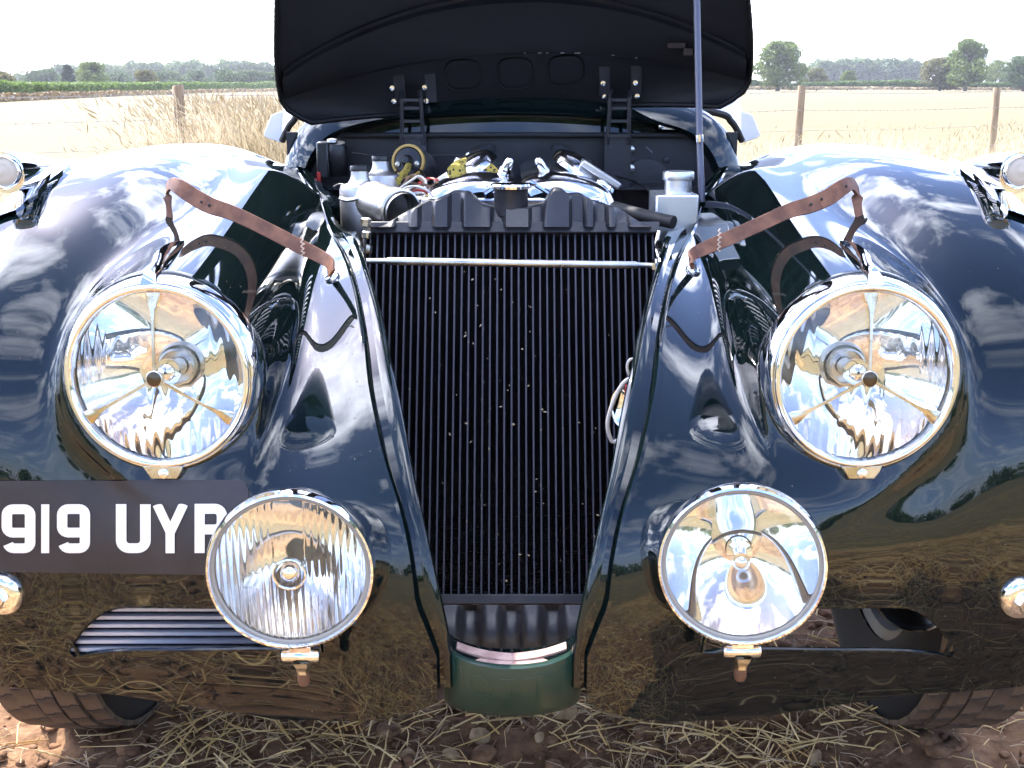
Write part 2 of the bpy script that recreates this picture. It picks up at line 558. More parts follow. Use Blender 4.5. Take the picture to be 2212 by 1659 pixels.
# the edge of the bonnet and grille opening: half width against distance
EDGE_Y = np.array([1.00, 1.125, 1.16, 1.19, 1.26, 1.38, 1.48, 1.58, 1.66, 1.88, 2.15, 2.40, 2.60, 3.40])
EDGE_X = np.array([0.085, 0.103, 0.121, 0.138, 0.163, 0.187, 0.208, 0.231, 0.251, 0.310, 0.388, 0.455, 0.49, 0.50])


def smooth_interp(y, xs, ys):
    # Catmull-Rom (monotone enough for our tables)
    y = np.asarray(y, float)
    m = np.gradient(ys, xs)
    i = np.clip(np.searchsorted(xs, y) - 1, 0, len(xs) - 2)
    h = xs[i + 1] - xs[i]
    t = np.clip((y - xs[i]) / h, 0, 1)
    return ((2 * t ** 3 - 3 * t ** 2 + 1) * ys[i] + (t ** 3 - 2 * t ** 2 + t) * h * m[i] + (-2 * t ** 3 + 3 * t ** 2) * ys[i + 1] + (t ** 3 - t ** 2) * h * m[i + 1])


def edge_x(y): return smooth_interp(y, EDGE_Y, EDGE_X)


def edge_field(P):
    k = np.clip((P[:, 2] - 0.44) / 0.06, 0, 1)
    return np.abs(P[:, 0]) - (0.083 + (edge_x(P[:, 1]) - 0.083) * k)


def slot_field(P):
    """> 0 outside the air intake under the headlamp"""
    x, z = np.abs(P[:, 0]), P[:, 2]
    # rounded outer end, straight bottom
    x0, x1 = 0.215, 0.542
    z0 = 0.425 - 0.045 * (x - 0.2) / 0.29; z1 = z0 + 0.053 + 0.010 * (x - 0.2) / 0.29
    top = z1 - 0.058 * np.clip((x - 0.46) / 0.085, 0, 1) ** 2.4
    d = np.maximum.reduce([z0 - z, z - top, x0 - x, x - x1])
    d = np.where(P[:, 1] > 1.7, 1.0, d)
    return d


def lamp_field(P):
    r = np.hypot(np.abs(P[:, 0]) - LAMP_X, P[:, 2] - LAMP_Z)
    return np.where(P[:, 1] < LAMP_Y + 0.16, r - 0.1005, 1.0)


def bottom_field(P):
    x = np.abs(P[:, 0])
    zb = 0.388 - 0.074 * np.clip((x - 0.08) / 0.20, 0, 1) ** 0.7
    zb = zb + 0.006 * np.clip((x - 0.48) / 0.15, 0, 1)
    return P[:, 2] - zb


def arch_field(P):
    r = np.hypot(P[:, 1] - 1.82, P[:, 2] - 0.36)
    return np.where((np.abs(P[:, 0]) > 0.44) & (P[:, 2] < 0.72), r - 0.395, 1.0)


def make_body():
    h = 0.0065
    xs = np.arange(-2 * h, 0.83, h)
    ys = np.concatenate([np.arange(1.05, 2.0, h), np.arange(2.0, 2.5, 0.014), np.arange(2.5, 3.9, 0.05)])
    zs = np.arange(0.24, 1.02, h)
    V, Q = surface_nets(body_d, xs, ys, zs)
    for _ in range(4):
        g = body_grad(V)
        d = body_d(V[:, 0], V[:, 1], V[:, 2])
        V -= g * (d / np.maximum((g * g).sum(1), 1e-6))[:, None] * np.where(V[:, 1] > 2.5, 0.5, 1.0)[:, None]
    F = [tuple(q) for q in Q.tolist()]
    # winding: outward
    for fld in (edge_field, slot_field, lamp_field, bottom_field, arch_field, lambda P: P[:, 0] - 0.002):
        V, F = clip_mesh(V, F, fld(V))
    return V, F


def surf_y(x, z, y0=0.95, y1=2.6):
    """distance at which the body's front skin stands at x, z"""
    y = y0
    for _ in range(160):
        d = float(body_d(np.float64(x), np.float64(y), np.float64(z)))
        if d < 2e-5: break
        y += max(d * 0.7, 1e-5)
        if y > y1: return None
    return y


def surf_ray(u, v):
    """point of the body's skin a sight line meets"""
    p0 = Vector((0, 0, CAM_H)); d_ = (at(u, v, 1.0) - p0).normalized()
    t = 0.8
    for _ in range(300):
        p = p0 + d_ * t
        d = float(body_d(np.float64(p.x), np.float64(p.y), np.float64(p.z)))
        if d < 3e-5: break
        t += max(d * 0.6, 2e-5)
        if t > 6: return None
    return p


def surf_n(p):
    g = body_grad(np.array([[p[0], p[1], p[2]]]))[0]
    return Vector(g).normalized()


CAR = empty('sports_car', (0, 1.8, 0))
tag(CAR, 'dark green vintage sports car with its bonnet open and grille removed', 'car')
CAR_INV = Matrix.Translation((0, -1.8, 0))


def cpart(mb, name, mat, parent=None, **kw):
    """a part of the car, built in scene coordinates"""
    o = mb.build(name, mat, None, **kw)
    adopt(o, parent)
    return o


def adopt(o, parent=None):
    if parent is None:
        o.parent = CAR
        o.matrix_parent_inverse = CAR_INV
    else:
        o.parent = parent
        o.matrix_parent_inverse = PINV.get(parent.name, Matrix.Identity(4))
    PINV[o.name] = (o.matrix_parent_inverse @ o.matrix_basis).inverted() if False else WINV(o)
    return o


PINV = {}


def WM(o):
    m = o.matrix_parent_inverse @ Matrix.LocRotScale(o.location, o.rotation_euler, o.scale)
    return (WM(o.parent) @ m) if o.parent else Matrix.LocRotScale(o.location, o.rotation_euler, o.scale)


def WINV(o): return WM(o).inverted()


bodyV, bodyF = make_body()
for sgn in (1, -1):
    V = bodyV.copy(); V[:, 0] *= sgn
    F = bodyF if sgn > 0 else [f[::-1] for f in bodyF]
    me = bpy.data.meshes.new('front_wing')
    me.from_pydata(V.tolist(), [], F)
    me.validate()
    me.polygons.foreach_set('use_smooth', [True] * len(me.polygons))
    me.materials.append(M['paint'])
    wing_o = link_mesh('front_wing', me)
    nrm = body_grad(V); nrm /= np.linalg.norm(nrm, axis=1)[:, None]
    me.normals_split_custom_set_from_vertices(nrm.tolist())
    adopt(wing_o)
    # inner skin, a little inside: sheet metal has two sides
    V2 = V - nrm * 0.004
    me2 = bpy.data.meshes.new('wing_inner_skin')
    me2.from_pydata(V2.tolist(), [], [f[::-1] for f in F])
    me2.polygons.foreach_set('use_smooth', [True] * len(me2.polygons))
    me2.materials.append(M['inner_paint'])
    inner = link_mesh('wing_inner_skin', me2)
    adopt(inner, wing_o)
# ================================================================== opening edge, flanges
def edge_points():
    pts = []
    for z in np.linspace(0.40, 0.735, 26):
        x = 0.10
        for _ in range(12):
            y = surf_y(x, z)
            k = min(max((z - 0.44) / 0.06, 0), 1)
            x = 0.6 * x + 0.4 * (0.083 + (float(edge_x(y)) - 0.083) * k)
        pts.append(Vector((x, y, z)))
    y = pts[-1].y
    for yy in np.linspace(y + 0.03, 2.42, 34):
        x = float(edge_x(yy))
        z = 1.05
        for _ in range(200):
            d = float(body_d(np.float64(x), np.float64(yy), np.float64(z)))
            if d < 3e-5: break
            z -= max(d * 0.7, 2e-5)
        pts.append(Vector((x, yy, z)))
    return pts


EDGE = edge_points()
FL_V = np.array([325, 372, 435, 489, 528, 587, 697, 809, 893, 1034, 1237, 1372, 1420.])
FL_U = np.array([648, 678, 739, 764, 780, 796, 829, 852, 871, 895, 939, 968, 975.])


def project(p):
    d = Vector(p) - Vector((0, 0, CAM_H))
    depth = d.y * CP - d.z * SP
    up = d.y * SP + d.z * CP
    return 1106 + d.x / depth * FPX, 829 - up / depth * FPX


for sgn in (1, -1):
    secs = []
    for p in EDGE:
        _, v = project(p)
        vi = min(max(v + 14, 326), 1415)
        ui = float(np.interp(vi, FL_V, FL_U))
        q = at(ui, vi, p.y + 0.028)
        xi = min(abs(q.x), p.x - 0.016)
        gap = p.x - xi
        n = surf_n(p)
        a0 = p + n * 0.0008 + Vector((0.004, 0.0, -0.0005))
        a = p + n * 0.0016
        b = p - n * 0.003 + Vector((-0.002, 0, 0))
        T = Vector((-1, 0, 0)); T = (T - n * T.dot(n)).normalized()
        c = p + T * (0.08 * gap) - n * 0.012
        c2 = p + T * (0.40 * gap) - n * 0.013
        d = p + T * (0.45 * gap) - n * 0.0045
        d2 = p + T * (0.70 * gap) - n * 0.0040
        e = p + T * (0.96 * gap) - n * 0.0055
        f = p + T * gap - n * 0.012
        g = f + Vector((0.001, 0.045, -0.045))
        secs.append([Vector((k.x * sgn, k.y, k.z)) for k in (a0, a, b, c, c2, d, d2, e, f, g)])
    mb = MB(); mb.loft(secs)
    cpart(mb, 'bonnet_opening_flange', M['paint'], angle=70)

# ================================================================== curved green nose panel below the grille opening
def nose_xyz(xf, t):
    """xf -1..1 across, t 0..1 down the green panel"""
    b = math.sqrt(max(0.0, 1 - xf * xf))
    z1 = 0.436 + 0.006 * b; z0 = 0.350 + 0.026 * b
    return Vector((xf * 0.0815, 1.188 - 0.096 * b ** 0.9 + 0.030 * (t - 0.25) ** 2, z1 + (z0 - z1) * t))


mb = MB()
secs = []
for k in range(41):
    xf = -math.cos(math.pi * k / 40)
    col = [nose_xyz(xf, j / 8) for j in range(9)]
    b = math.sqrt(max(0.0, 1 - xf * xf))
    inn = Vector((-xf * 0.004, 0.010 * b + 0.002, 0))
    col.insert(0, col[0] + inn * 0.5 + Vector((0, 0, 0.0015)))
    col.insert(0, col[1] + inn + Vector((0, 0, -0.001)))
    col.insert(0, col[2] + inn + Vector((0, 0, -0.03)))
    col.append(col[-1] + inn * 0.6 + Vector((0, 0, -0.003)))
    col.append(col[-1] + inn * 3 + Vector((0, 0, 0.003)))
    secs.append(col)
mb.loft(secs)
nose_panel = cpart(mb, 'nose_panel', M['green_panel'], angle=60)
tag(nose_panel, 'bright green curved panel under the grille opening, faint lettering scratched on it')


def nose_pt(xf, t, off=0.0008):
    p = nose_xyz(xf, t)
    return p + Vector((p.x * 0.8, -0.06, 0)).normalized() * off


def scratch(path):
    mb = MB()
    pts = catmull([(p[0], p[1], 0) for p in path], 5) if len(path) > 2 else [Vector((path[0][0] + (path[1][0] - path[0][0]) * k / 6, path[0][1] + (path[1][1] - path[0][1]) * k / 6, 0)) for k in range(7)]
    mb.tube([nose_pt(p[0], p[1]) for p in pts], 0.0003, 4)
    cpart(mb, 'scratched_letter', M['scratch'], nose_panel)


scratch([(-0.93, 0.08), (-0.90, 0.03), (-0.82, 0.06), (-0.77, 0.2), (-0.78, 0.35), (-0.84, 0.42)])
scratch([(-0.75, 0.16), (-0.68, 0.12), (-0.66, 0.5)])
scratch([(-0.30, 0.30), (-0.40, 0.16), (-0.52, 0.2), (-0.55, 0.38), (-0.45, 0.52), (-0.34, 0.5), (-0.28, 0.34), (-0.33, 0.62), (-0.46, 0.74)])
scratch([(-0.16, 0.17), (0.03, 0.17)]); scratch([(-0.05, 0.2), (-0.04, 0.55)])
scratch([(0.17, 0.17), (0.50, 0.13)]); scratch([(0.33, 0.2), (0.34, 0.6)])
scratch([(0.62, 0.12), (0.80, 0.06), (0.93, 0.0)]); scratch([(0.80, 0.12), (0.82, 0.45)]); scratch([(0.93, 0.03), (0.9, 0.3), (0.84, 0.45)])

# felt strips lying in a shallow V on the lip
for sgn in (1, -1):
    for lay in range(2):
        mb = MB()
        secs = []
        e0, e1 = at(1105, 1432 - 10 * lay, 1.122 + 0.008 * lay), at(1105 + sgn * (126 - 8 * lay), 1409 - 12 * lay, 1.168 + 0.006 * lay)
        for k in range(9):
            t = k / 8
            p = e0.lerp(e1, t) + Vector((0, 0, -0.003 * math.sin(math.pi * t)))
            w, h = 0.008, 0.0024
            secs.append([p + Vector(q) for q in ((0, -w, -h), (0, -w - 0.001, 0), (0, -w, h), (0, w, h), (0, w, -h))])
        mb.loft(secs, closed=True, cap=True)
        cpart(mb, 'felt_strip', M['felt'], nose_panel, angle=50)
mb = MB()
secs = []
for k in range(25):
    a = math.pi * k / 24
    x = -math.cos(a) * 0.078
    y = 1.205 - 0.055 * math.sin(a)
    secs.append([Vector((x, y - 0.028, 0.424)), Vector((x, y - 0.01, 0.427)), Vector((x, y + 0.03, 0.420)), Vector((x, y + 0.04, 0.39))])
mb.loft(secs)
cpart(mb, 'inner_lip', M['paint'], nose_panel)

# ================================================================== radiator
RT, RB = at(1105, 505, 1.74), at(1105, 1285, 1.49)
rdir = (RB - RT); rlen = rdir.length; rdir.normalize()
rnorm = Vector((0, -1, 0)); rnorm = (rnorm - rdir * rnorm.dot(rdir)).normalized()
RHW = 0.222


def rad(x, s, o=0.0):
    """x across, s metres down from the top, o metres proud of the core's face"""
    return RT + Vector((x, 0, 0)) + rdir * s + rnorm * o


rrot = Matrix((Vector((1, 0, 0)), -rnorm, -rdir)).transposed()
mb = MB()
mb.box(rad(0, -0.008, -0.02), (2 * RHW + 0.012, 0.06, 0.018), rrot)
for sx in (-1, 1):
    mb.box(rad(sx * (RHW + 0.004), rlen / 2, -0.02), (0.006, 0.05, rlen), rrot)
mb.box(rad(0, rlen + 0.006, -0.012), (2 * RHW + 0.012, 0.05, 0.014), rrot)
mb.box(rad(0, rlen / 2, -0.034), (2 * RHW, 0.004, rlen), rrot)  # added unseen backing plate, keeps light from leaking through the core
radiator = cpart(mb, 'radiator', M['rad_tank'], bevel=0.0015)
NT = 41
for i in range(NT):
    x = -RHW + 0.004 + (2 * RHW - 0.008) * i / (NT - 1)
    if i == 0:
        mb = MB(); mb.box((0, 0, 0), (0.0025, 0.03, rlen))
        tube_me = mb.mesh('tube', M['rad_tube'], smooth=False)
    o = bpy.data.objects.new('radiator_tube', tube_me)
    COL.objects.link(o)
    o.matrix_basis = Matrix.Translation(rad(x, rlen / 2, -0.015)) @ rrot.to_4x4()
    adopt(o, radiator)
mb = MB()
for i in range(NT - 1):
    x0 = -RHW + 0.004 + (2 * RHW - 0.008) * i / (NT - 1) + 0.0015
    x1 = x0 + (2 * RHW - 0.008) / (NT - 1) - 0.003
    nf = 170
    vs_, fs = [], []
    for k in range(nf):
        s0 = 0.003 + (rlen - 0.006) * k / nf
        s1 = 0.003 + (rlen - 0.006) * (k + 0.5) / nf
        b = len(vs_)
        vs_ += [rad(x0, s0, -0.004), rad(x1, s0, -0.004), rad(x1, s1, -0.013), rad(x0, s1, -0.013)]
        fs.append((b, b + 1, b + 2, b + 3))
        if k: fs.append((b - 1, b - 2, b + 1, b))
    mb.add(vs_, fs)
fins = cpart(mb, 'cooling_fins', M['rad_fin'], radiator, smooth=False)
tag(fins, kind='stuff')
# chaff and insects caught in the core
flk = MB()
for i in range(85):
    x = float(RNG.normal(0.0, 0.08)); s = float(RNG.uniform(0.06, rlen - 0.01))
    if abs(x) > RHW: continue
    r = float(RNG.uniform(0.0004, 0.0015)) * (2.2 if i % 17 == 0 else 1)
    c = rad(x, s, 0.0008)
    a = float(RNG.uniform(0, 3.14)); l = r * float(RNG.uniform(1.0, 2.6))
    ex = Vector((math.cos(a), 0, 0)) * l + rdir * math.sin(a) * l
    ey = rnorm.cross(ex).normalized() * r
    nn = rnorm * r * 0.7
    flk.add([c - ex, c + ey, c + ex, c - ey, c + nn], [(0, 1, 4), (1, 2, 4), (2, 3, 4), (3, 0, 4)])
tag(cpart(flk, 'caught_chaff', M['glare_or_dust'], radiator, smooth=False), kind='stuff')

# ribbed header tank: scalloped outline and corrugations
TANK = [(800, 497), (838, 478), (880, 455), (925, 430), (935, 432), (980, 412), (1012, 413), (1040, 440), (1062, 446), (1150, 446), (1175, 440), (1196, 405), (1212, 405), (1228, 418), (1252, 417), (1290, 435), (1335, 448), (1370, 470), (1408, 490)]
topy = RT.y + 0.012
us = np.array([p[0] for p in TANK]); vv = np.array([p[1] for p in TANK])


def rib(u):
    d = 0
    for c in (868, 920, 985, 1075, 1160, 1248, 1298, 1345):
        w = 15.0
        d += math.exp(-((u - c) / w) ** 8)
    return d


secs = []
for u in np.linspace(800, 1408, 140):
    vt = float(np.interp(u, us, vv))
    dpt = 0.016 * rib(u)
    lo = at(u, 489, topy - 0.026)
    hi = at(u, vt, topy - 0.004)
    x = lo.x
    col = []
    for t in (0.0, 0.04, 0.35, 0.75, 0.93, 1.0):
        z = lo.z + (hi.z - lo.z) * t
        yb = topy - 0.030 + dpt + 0.018 * t + (0.010 if t > 0.99 else 0) * 1
        col.append(Vector((x, yb, z)))
    col.append(Vector((x, topy + 0.055, hi.z - 0.004 + 0.0)))
    col.append(Vector((x, topy + 0.075, lo.z)))
    secs.append(col)
mb = MB(); mb.loft(secs, cap=True)
tank = cpart(mb, 'header_tank', M['rad_tank'], radiator, angle=45)
# filler neck and cap
nk = at(1104, 446, topy + 0.012)
fr = frame_z(nk, (0, 0, 1))
mb = MB(); mb.lathe([(0.0265, -0.012), (0.0265, 0.026), (0.0275, 0.028), (0.029, 0.029)], fr, 32)
cpart(mb, 'filler_neck', M['rad_tank'], radiator)
mb = MB(); mb.lathe([(0.030, 0.0285), (0.0325, 0.029), (0.033, 0.033), (0.031, 0.036), (0.012, 0.0375), (0.0, 0.0378)], fr, 40)
for k in range(2):
    a = 0.4 + math.pi * k
    mb.box(fr @ Vector((0.034 * math.cos(a), 0.034 * math.sin(a), 0.032)), (0.012, 0.010, 0.004), Matrix.Rotation(a, 3, 'Z'))
cpart(mb, 'filler_cap', M['chrome'], radiator)
# lower tank with three pressed hollows
secs = []
for x in np.linspace(-RHW, RHW, 120):
    dp = 0
    for c in (-0.058, 0.0, 0.058):
        dp += math.exp(-((x - c) / 0.0155) ** 4)
    col = []
    for t in np.linspace(0, 1, 12):
        s = rlen + 0.014 + t * 0.085
        o = 0.012 + 0.016 * math.sin(math.pi * min(1, t * 1.1)) - 0.014 * dp * (1 if 0.05 < t < 0.75 else 0)
        col.append(rad(x, s, o))
    col.append(rad(x, rlen + 0.105, -0.06))
    secs.append(col)
mb = MB(); mb.loft(secs, cap=True)
cpart(mb, 'lower_tank', M['rad_tank'], radiator, angle=60)
# cross rod in front of the core
a_, b_ = at(792, 563, 1.59), at(1420, 573, 1.59)
mb = MB()
L = b_ - a_
fr = frame_z(a_, L, (0, 0, 1)); ll = L.length
mb.lathe([(0, 0), (0.0038, 0), (0.0038, 0.028), (0.0050, 0.030), (0.0055, 0.031), (0.0055, ll - 0.031), (0.0050, ll - 0.03), (0.0038, ll - 0.028), (0.0038, ll)], fr, 20)
rod = cpart(mb, 'cross_rod', M['steel'])
mb = MB(); mb.lathe([(0, ll - 0.008), (0.009, ll - 0.008), (0.0095, ll - 0.004), (0.009, ll), (0, ll)], fr, 6)
mb.lathe([(0, ll - 0.0005), (0.012, ll), (0.012, ll + 0.003), (0, ll + 0.003)], fr, 20)
cpart(mb, 'lock_nut', M['chrome'], rod, smooth=False)
# stacked brass unions left of the core
for i, (u, v, r, h) in enumerate(((790, 490, 0.008, 0.012), (792, 515, 0.0075, 0.010), (795, 548, 0.006, 0.012))):
    mb = MB(); fr = frame_z(at(u, v, 1.72), (0.1, 0, 1))
    mb.lathe([(0, 0), (r * 0.8, 0), (r, 0.002), (r, h), (r * 0.8, h + 0.002), (0, h + 0.002)], fr, 6 if i != 1 else 16)
    cpart(mb, 'pipe_union', M['brass_chrome'], radiator, angle=30)

# horn and its looped cables, half hidden behind the right flange
horn = MB(); hf = frame_z(at(1372, 880, 1.43), (-0.5, -1, 0.1))
horn.lathe([(0.0, -0.03), (0.02, -0.03), (0.028, -0.012), (0.034, -0.004), (0.036, 0.0), (0.034, 0.004), (0.030, 0.003), (0.026, 0.0), (0.0, -0.002)], hf, 40)
horn_o = cpart(horn, 'horn', M['chrome'])
mb = MB(); mb.tube(catmull([at(1385, 815, 1.42), at(1352, 822, 1.42), at(1328, 860, 1.42), at(1313, 910, 1.42), at(1318, 945, 1.42), at(1330, 953, 1.42), at(1365, 925, 1.42)], 8), 0.0028, 8)
cpart(mb, 'cable', M['wire_cream'], horn_o)
mb = MB(); mb.tube(catmull([at(1380, 778, 1.42), at(1362, 776, 1.42), at(1355, 792, 1.42), at(1362, 812, 1.42), at(1385, 830, 1.42)], 8), 0.002, 8)
cpart(mb, 'cable', M['wire_cream'], horn_o)
mb = MB(); mb.box(at(1358, 842, 1.42), (0.010, 0.008, 0.013))
cpart(mb, 'connector', M['wire_red'], horn_o, bevel=0.001)

# ================================================================== lamps
def face_frame(c, n):
    """lamp frame: z out of the glass, y up"""
    z = Vector(n).normalized()
    x = Vector((0, 0, 1)).cross(z).normalized()
    y = z.cross(x).normalized()
    Mx = Matrix((x, y, z)).transposed().to_4x4(); Mx.translation = Vector(c)
    return Mx


def fluted_lens(fr, rad_, bulge, thick, flute, amp, rings=26, segs=96, plain=None):
    """solid glass disc: smooth domed outside, fluted inside"""
    mb = MB()
    fr_v, bk_v = [], []
    for i in range(rings + 1):
        r = rad_ * i / rings
        for k in range(segs):
            a = 2 * math.pi * k / segs
            x, y = r * math.cos(a), r * math.sin(a)
            dome = bulge * (1 - (r / rad_) ** 2)
            fr_v.append(fr @ Vector((x, y, dome)))
            w = flute(x / rad_, y / rad_) * amp
            bk_v.append(fr @ Vector((x, y, dome - thick + w * min(1, (1 - i / rings) * 14))))
    fs = []
    n1 = len(fr_v)
    for i in range(rings):
        for k in range(segs):
            k2 = (k + 1) % segs
            a, b, c, d = i * segs + k, i * segs + k2, (i + 1) * segs + k2, (i + 1) * segs + k
            if i == 0:
                fs.append((a, d, c)); fs.append((n1 + a, n1 + c, n1 + d))
            else:
                fs.append((a, d, c, b)); fs.append((n1 + a, n1 + b, n1 + c, n1 + d))
    o = rings * segs
    for k in range(segs):
        k2 = (k + 1) % segs
        fs.append((o + k, n1 + o + k, n1 + o + k2, o + k2))
    mb.add(fr_v + bk_v, fs)
    return mb


def square_lens(fr, rad_, bulge, thick, flute, amp, n=110):
    """the same on a square grid, for fine straight flutes"""
    mb = MB()
    idx = {}
    fv, bv = [], []
    g = np.linspace(-1, 1, n)
    for i, x in enumerate(g):
        for j, y in enumerate(g):
            # map square to disc
            X = x * math.sqrt(1 - y * y / 2); Y = y * math.sqrt(1 - x * x / 2)
            r = math.hypot(X, Y)
            dome = bulge * (1 - r * r)
            fv.append(fr @ Vector((X * rad_, Y * rad_, dome)))
            bv.append(fr @ Vector((X * rad_, Y * rad_, dome - thick + flute(X, Y) * amp * min(1, (1 - r) * 25))))
    n1 = n * n
    fs = []
    for i in range(n - 1):
        for j in range(n - 1):
            a, b, c, d = i * n + j, (i + 1) * n + j, (i + 1) * n + j + 1, i * n + j + 1
            fs.append((a, b, c, d)); fs.append((n1 + a, n1 + d, n1 + c, n1 + b))
    ring = [i * n for i in range(n)] + [(n - 1) * n + j for j in range(1, n)] + [i * n + n - 1 for i in range(n - 2, -1, -1)] + [j for j in range(n - 2, 0, -1)]
    for k in range(len(ring)):
        a, b = ring[k], ring[(k + 1) % len(ring)]
        fs.append((a, n1 + a, n1 + b, b))
    mb.add(fv + bv, fs)
    return mb


def headlamp_flute(x, y):
    w = 0.0
    if y < 0.05:
        w += 0.5 * math.sin(x * 34) * min(1, (0.05 - y) * 4) * (1 if abs(x) < 0.75 else 0.3)
    if y < -0.5: w += 0.6 * math.sin(x * 52)
    if abs(x) > 0.6 and y > -0.2: w += 0.5 * math.sin(x * 46)
    return w


def headlamp(sgn):
    n = Vector((LAMP_N.x * sgn, LAMP_N.y, LAMP_N.z))
    fr = face_frame((LAMP_X * sgn, LAMP_Y, LAMP_Z), n)
    mb = MB()
    # outer shell ring, wide enough to be seen from the side
    mb.lathe([(0.1135, -0.056), (0.1155, -0.050), (0.1165, -0.030), (0.1150, -0.014), (0.1120, -0.004), (0.1085, 0.000), (0.1070, -0.001), (0.1060, -0.006)], fr, 96)
    lamp = cpart(mb, 'headlight', M['chrome'], angle=60)
    mb = MB(); mb.lathe([(0.1058, -0.008), (0.1064, 0.001), (0.1050, 0.0055), (0.1020, 0.0065), (0.0990, 0.004), (0.0975, -0.001), (0.0970, -0.006)], fr, 96)
    cpart(mb, 'inner_rim', M['chrome'], lamp, angle=60)
    mb = MB(); mb.lathe([(0.1062, -0.004), (0.1056, -0.0045), (0.1056, -0.012)], fr, 96)
    cpart(mb, 'rim_seal', M['rubber'], lamp)
    f2 = fr @ Matrix.Translation((0, 0, -0.003))
    cpart(square_lens(f2, 0.0985, 0.011, 0.004, headlamp_flute, 0.00055, 120), 'lens', M['lens'], lamp, angle=80)
    mb = MB()
    prof = []
    for k in range(33):
        r = 0.0975 - (0.0975 - 0.021) * k / 32
        prof.append((r, -0.012 - 0.066 * (1 - (r / 0.0975) ** 2)))
    mb.lathe(prof, fr, 96)
    cpart(mb, 'reflector', M['mirror'], lamp, angle=80)
    mb = MB(); mb.lathe([(0.0225, -0.070), (0.0225, -0.066), (0.020, -0.064), (0.0195, -0.075), (0.0, -0.078)], fr, 40)
    cpart(mb, 'bulb_holder', M['steel'], lamp)
    mb = MB()
    prof = [(0.0, -0.020)] + [(0.0155 * math.sin(math.pi * k / 20), -0.035 - 0.0155 * -math.cos(math.pi * k / 20)) for k in range(1, 17)][::1]
    prof = [(0.0155 * math.sin(t), -0.036 + 0.0155 * math.cos(t)) for t in np.linspace(0.001, 2.4, 20)] + [(0.0105, -0.05), (0.0105, -0.074)]
    mb.lathe(prof, fr, 40)
    cpart(mb, 'bulb', M['chrome'], lamp)
    # three legged bar with a disc in the middle, just in front of the glass
    mb = MB()
    for ang in (90, 210, 330):
        a = R(ang)
        d = Vector((math.cos(a), math.sin(a), 0)); s = Vector((-math.sin(a), math.cos(a), 0))
        secs = []
        for r, w in ((0.008, 0.0022), (0.04, 0.0019), (0.066, 0.0019), (0.078, 0.0032), (0.092, 0.0080), (0.097, 0.0082)):
            dome = 0.0092 * (1 - (r / 0.0985) ** 2) + 0.0012
            c = d * r + Vector((0, 0, dome))
            secs.append([fr @ (c - s * w), fr @ (c + s * w), fr @ (c + s * w * 0.8 + Vector((0, 0, 0.0016))), fr @ (c - s * w * 0.8 + Vector((0, 0, 0.0016)))])
        mb.loft(secs, closed=True, cap=True)
    mb.lathe([(0.0095, 0.009), (0.0100, 0.0125), (0.0092, 0.0138), (0.0084, 0.0140)], fr, 40)
    cpart(mb, 'tripod_bar', M['brass_chrome'], lamp, angle=50)
    mb = MB(); mb.lathe([(0.0086, 0.0132), (0.006, 0.0142), (0.0, 0.0146)], fr, 40)
    cpart(mb, 'centre_badge', M['bulb_tip'], lamp)
    # clamp tab and screw at the bottom
    mb = MB()
    poly = [(-0.024, -0.1045), (0.024, -0.1045), (0.022, -0.111), (0.016, -0.120), (-0.014, -0.120), (-0.019, -0.112)]
    f = [fr @ Vector((p[0], p[1], 0.003)) for p in poly]; b = [fr @ Vector((p[0], p[1], -0.010)) for p in poly]
    k = len(poly)
    mb.add(f + b, [tuple(range(k)), tuple(range(2 * k - 1, k - 1, -1))] + [((i + 1) % k, i, k + i, k + (i + 1) % k) for i in range(k)])
    cpart(mb, 'clamp_tab', M['brass_chrome'], lamp, bevel=0.001)
    mb = MB(); fs = fr @ Matrix.Translation((0.001, -0.1135, 0.003))
    mb.lathe([(0.0062, -0.001), (0.0060, 0.0015), (0.0045, 0.0028), (0.0, 0.0032)], fs, 20)
    mb.box(fs @ Vector((0, 0, 0.0031)), (0.010, 0.0006, 0.0012), fs.to_3x3())
    cpart(mb, 'clamp_screw', M['chrome'], lamp)
    # spear along the crown of the pod
    mb = MB()
    secs = []
    for k in range(15):
        t = k / 14
        y = LAMP_Y + 0.004 + t * 0.155
        x = LAMP_X + 0.004 + 0.004 * t
        zt = LAMP_Z + 0.20
        for _ in range(100):
            d = float(body_d(np.float64(x), np.float64(max(y, LAMP_Y + 0.03)), np.float64(zt)))
            if d < 1e-4: break
            zt -= max(d * 0.7, 5e-5)
        hgt = 0.004 + 0.020 * (math.sin(math.pi * min(1, t * 0.95 + 0.10)) ** 0.6) * (1 - 0.55 * t)
        w = 0.0085 * (1 - t) ** 0.6 + 0.0010
        zb = zt - 0.006
        secs.append([Vector((sgn * (x + dx * w), y + 0.012 * (dz), zb + dz * (hgt + 0.006))) for dx, dz in ((-1, 0), (-0.85, 0.45), (-0.45, 0.85), (0, 1), (0.45, 0.85), (0.85, 0.45), (1, 0))])
    mb.loft(secs, cap=True)
    cpart(mb, 'crown_spear', M['chrome'], lamp, angle=70)
    return lamp


headlamp(1); headlamp(-1)


def fog_flute(x, y):
    if math.hypot(x, y) < 0.21: return 0.0
    if y > -0.08 and abs(x - 0.0) < 0.20 and y > 0.1: return 0.15 * math.sin(x * 20)
    if -0.2 < y < 0.0 and -0.62 < x < -0.38: return 0.0
    return abs(math.sin(x * 34)) * 1.0


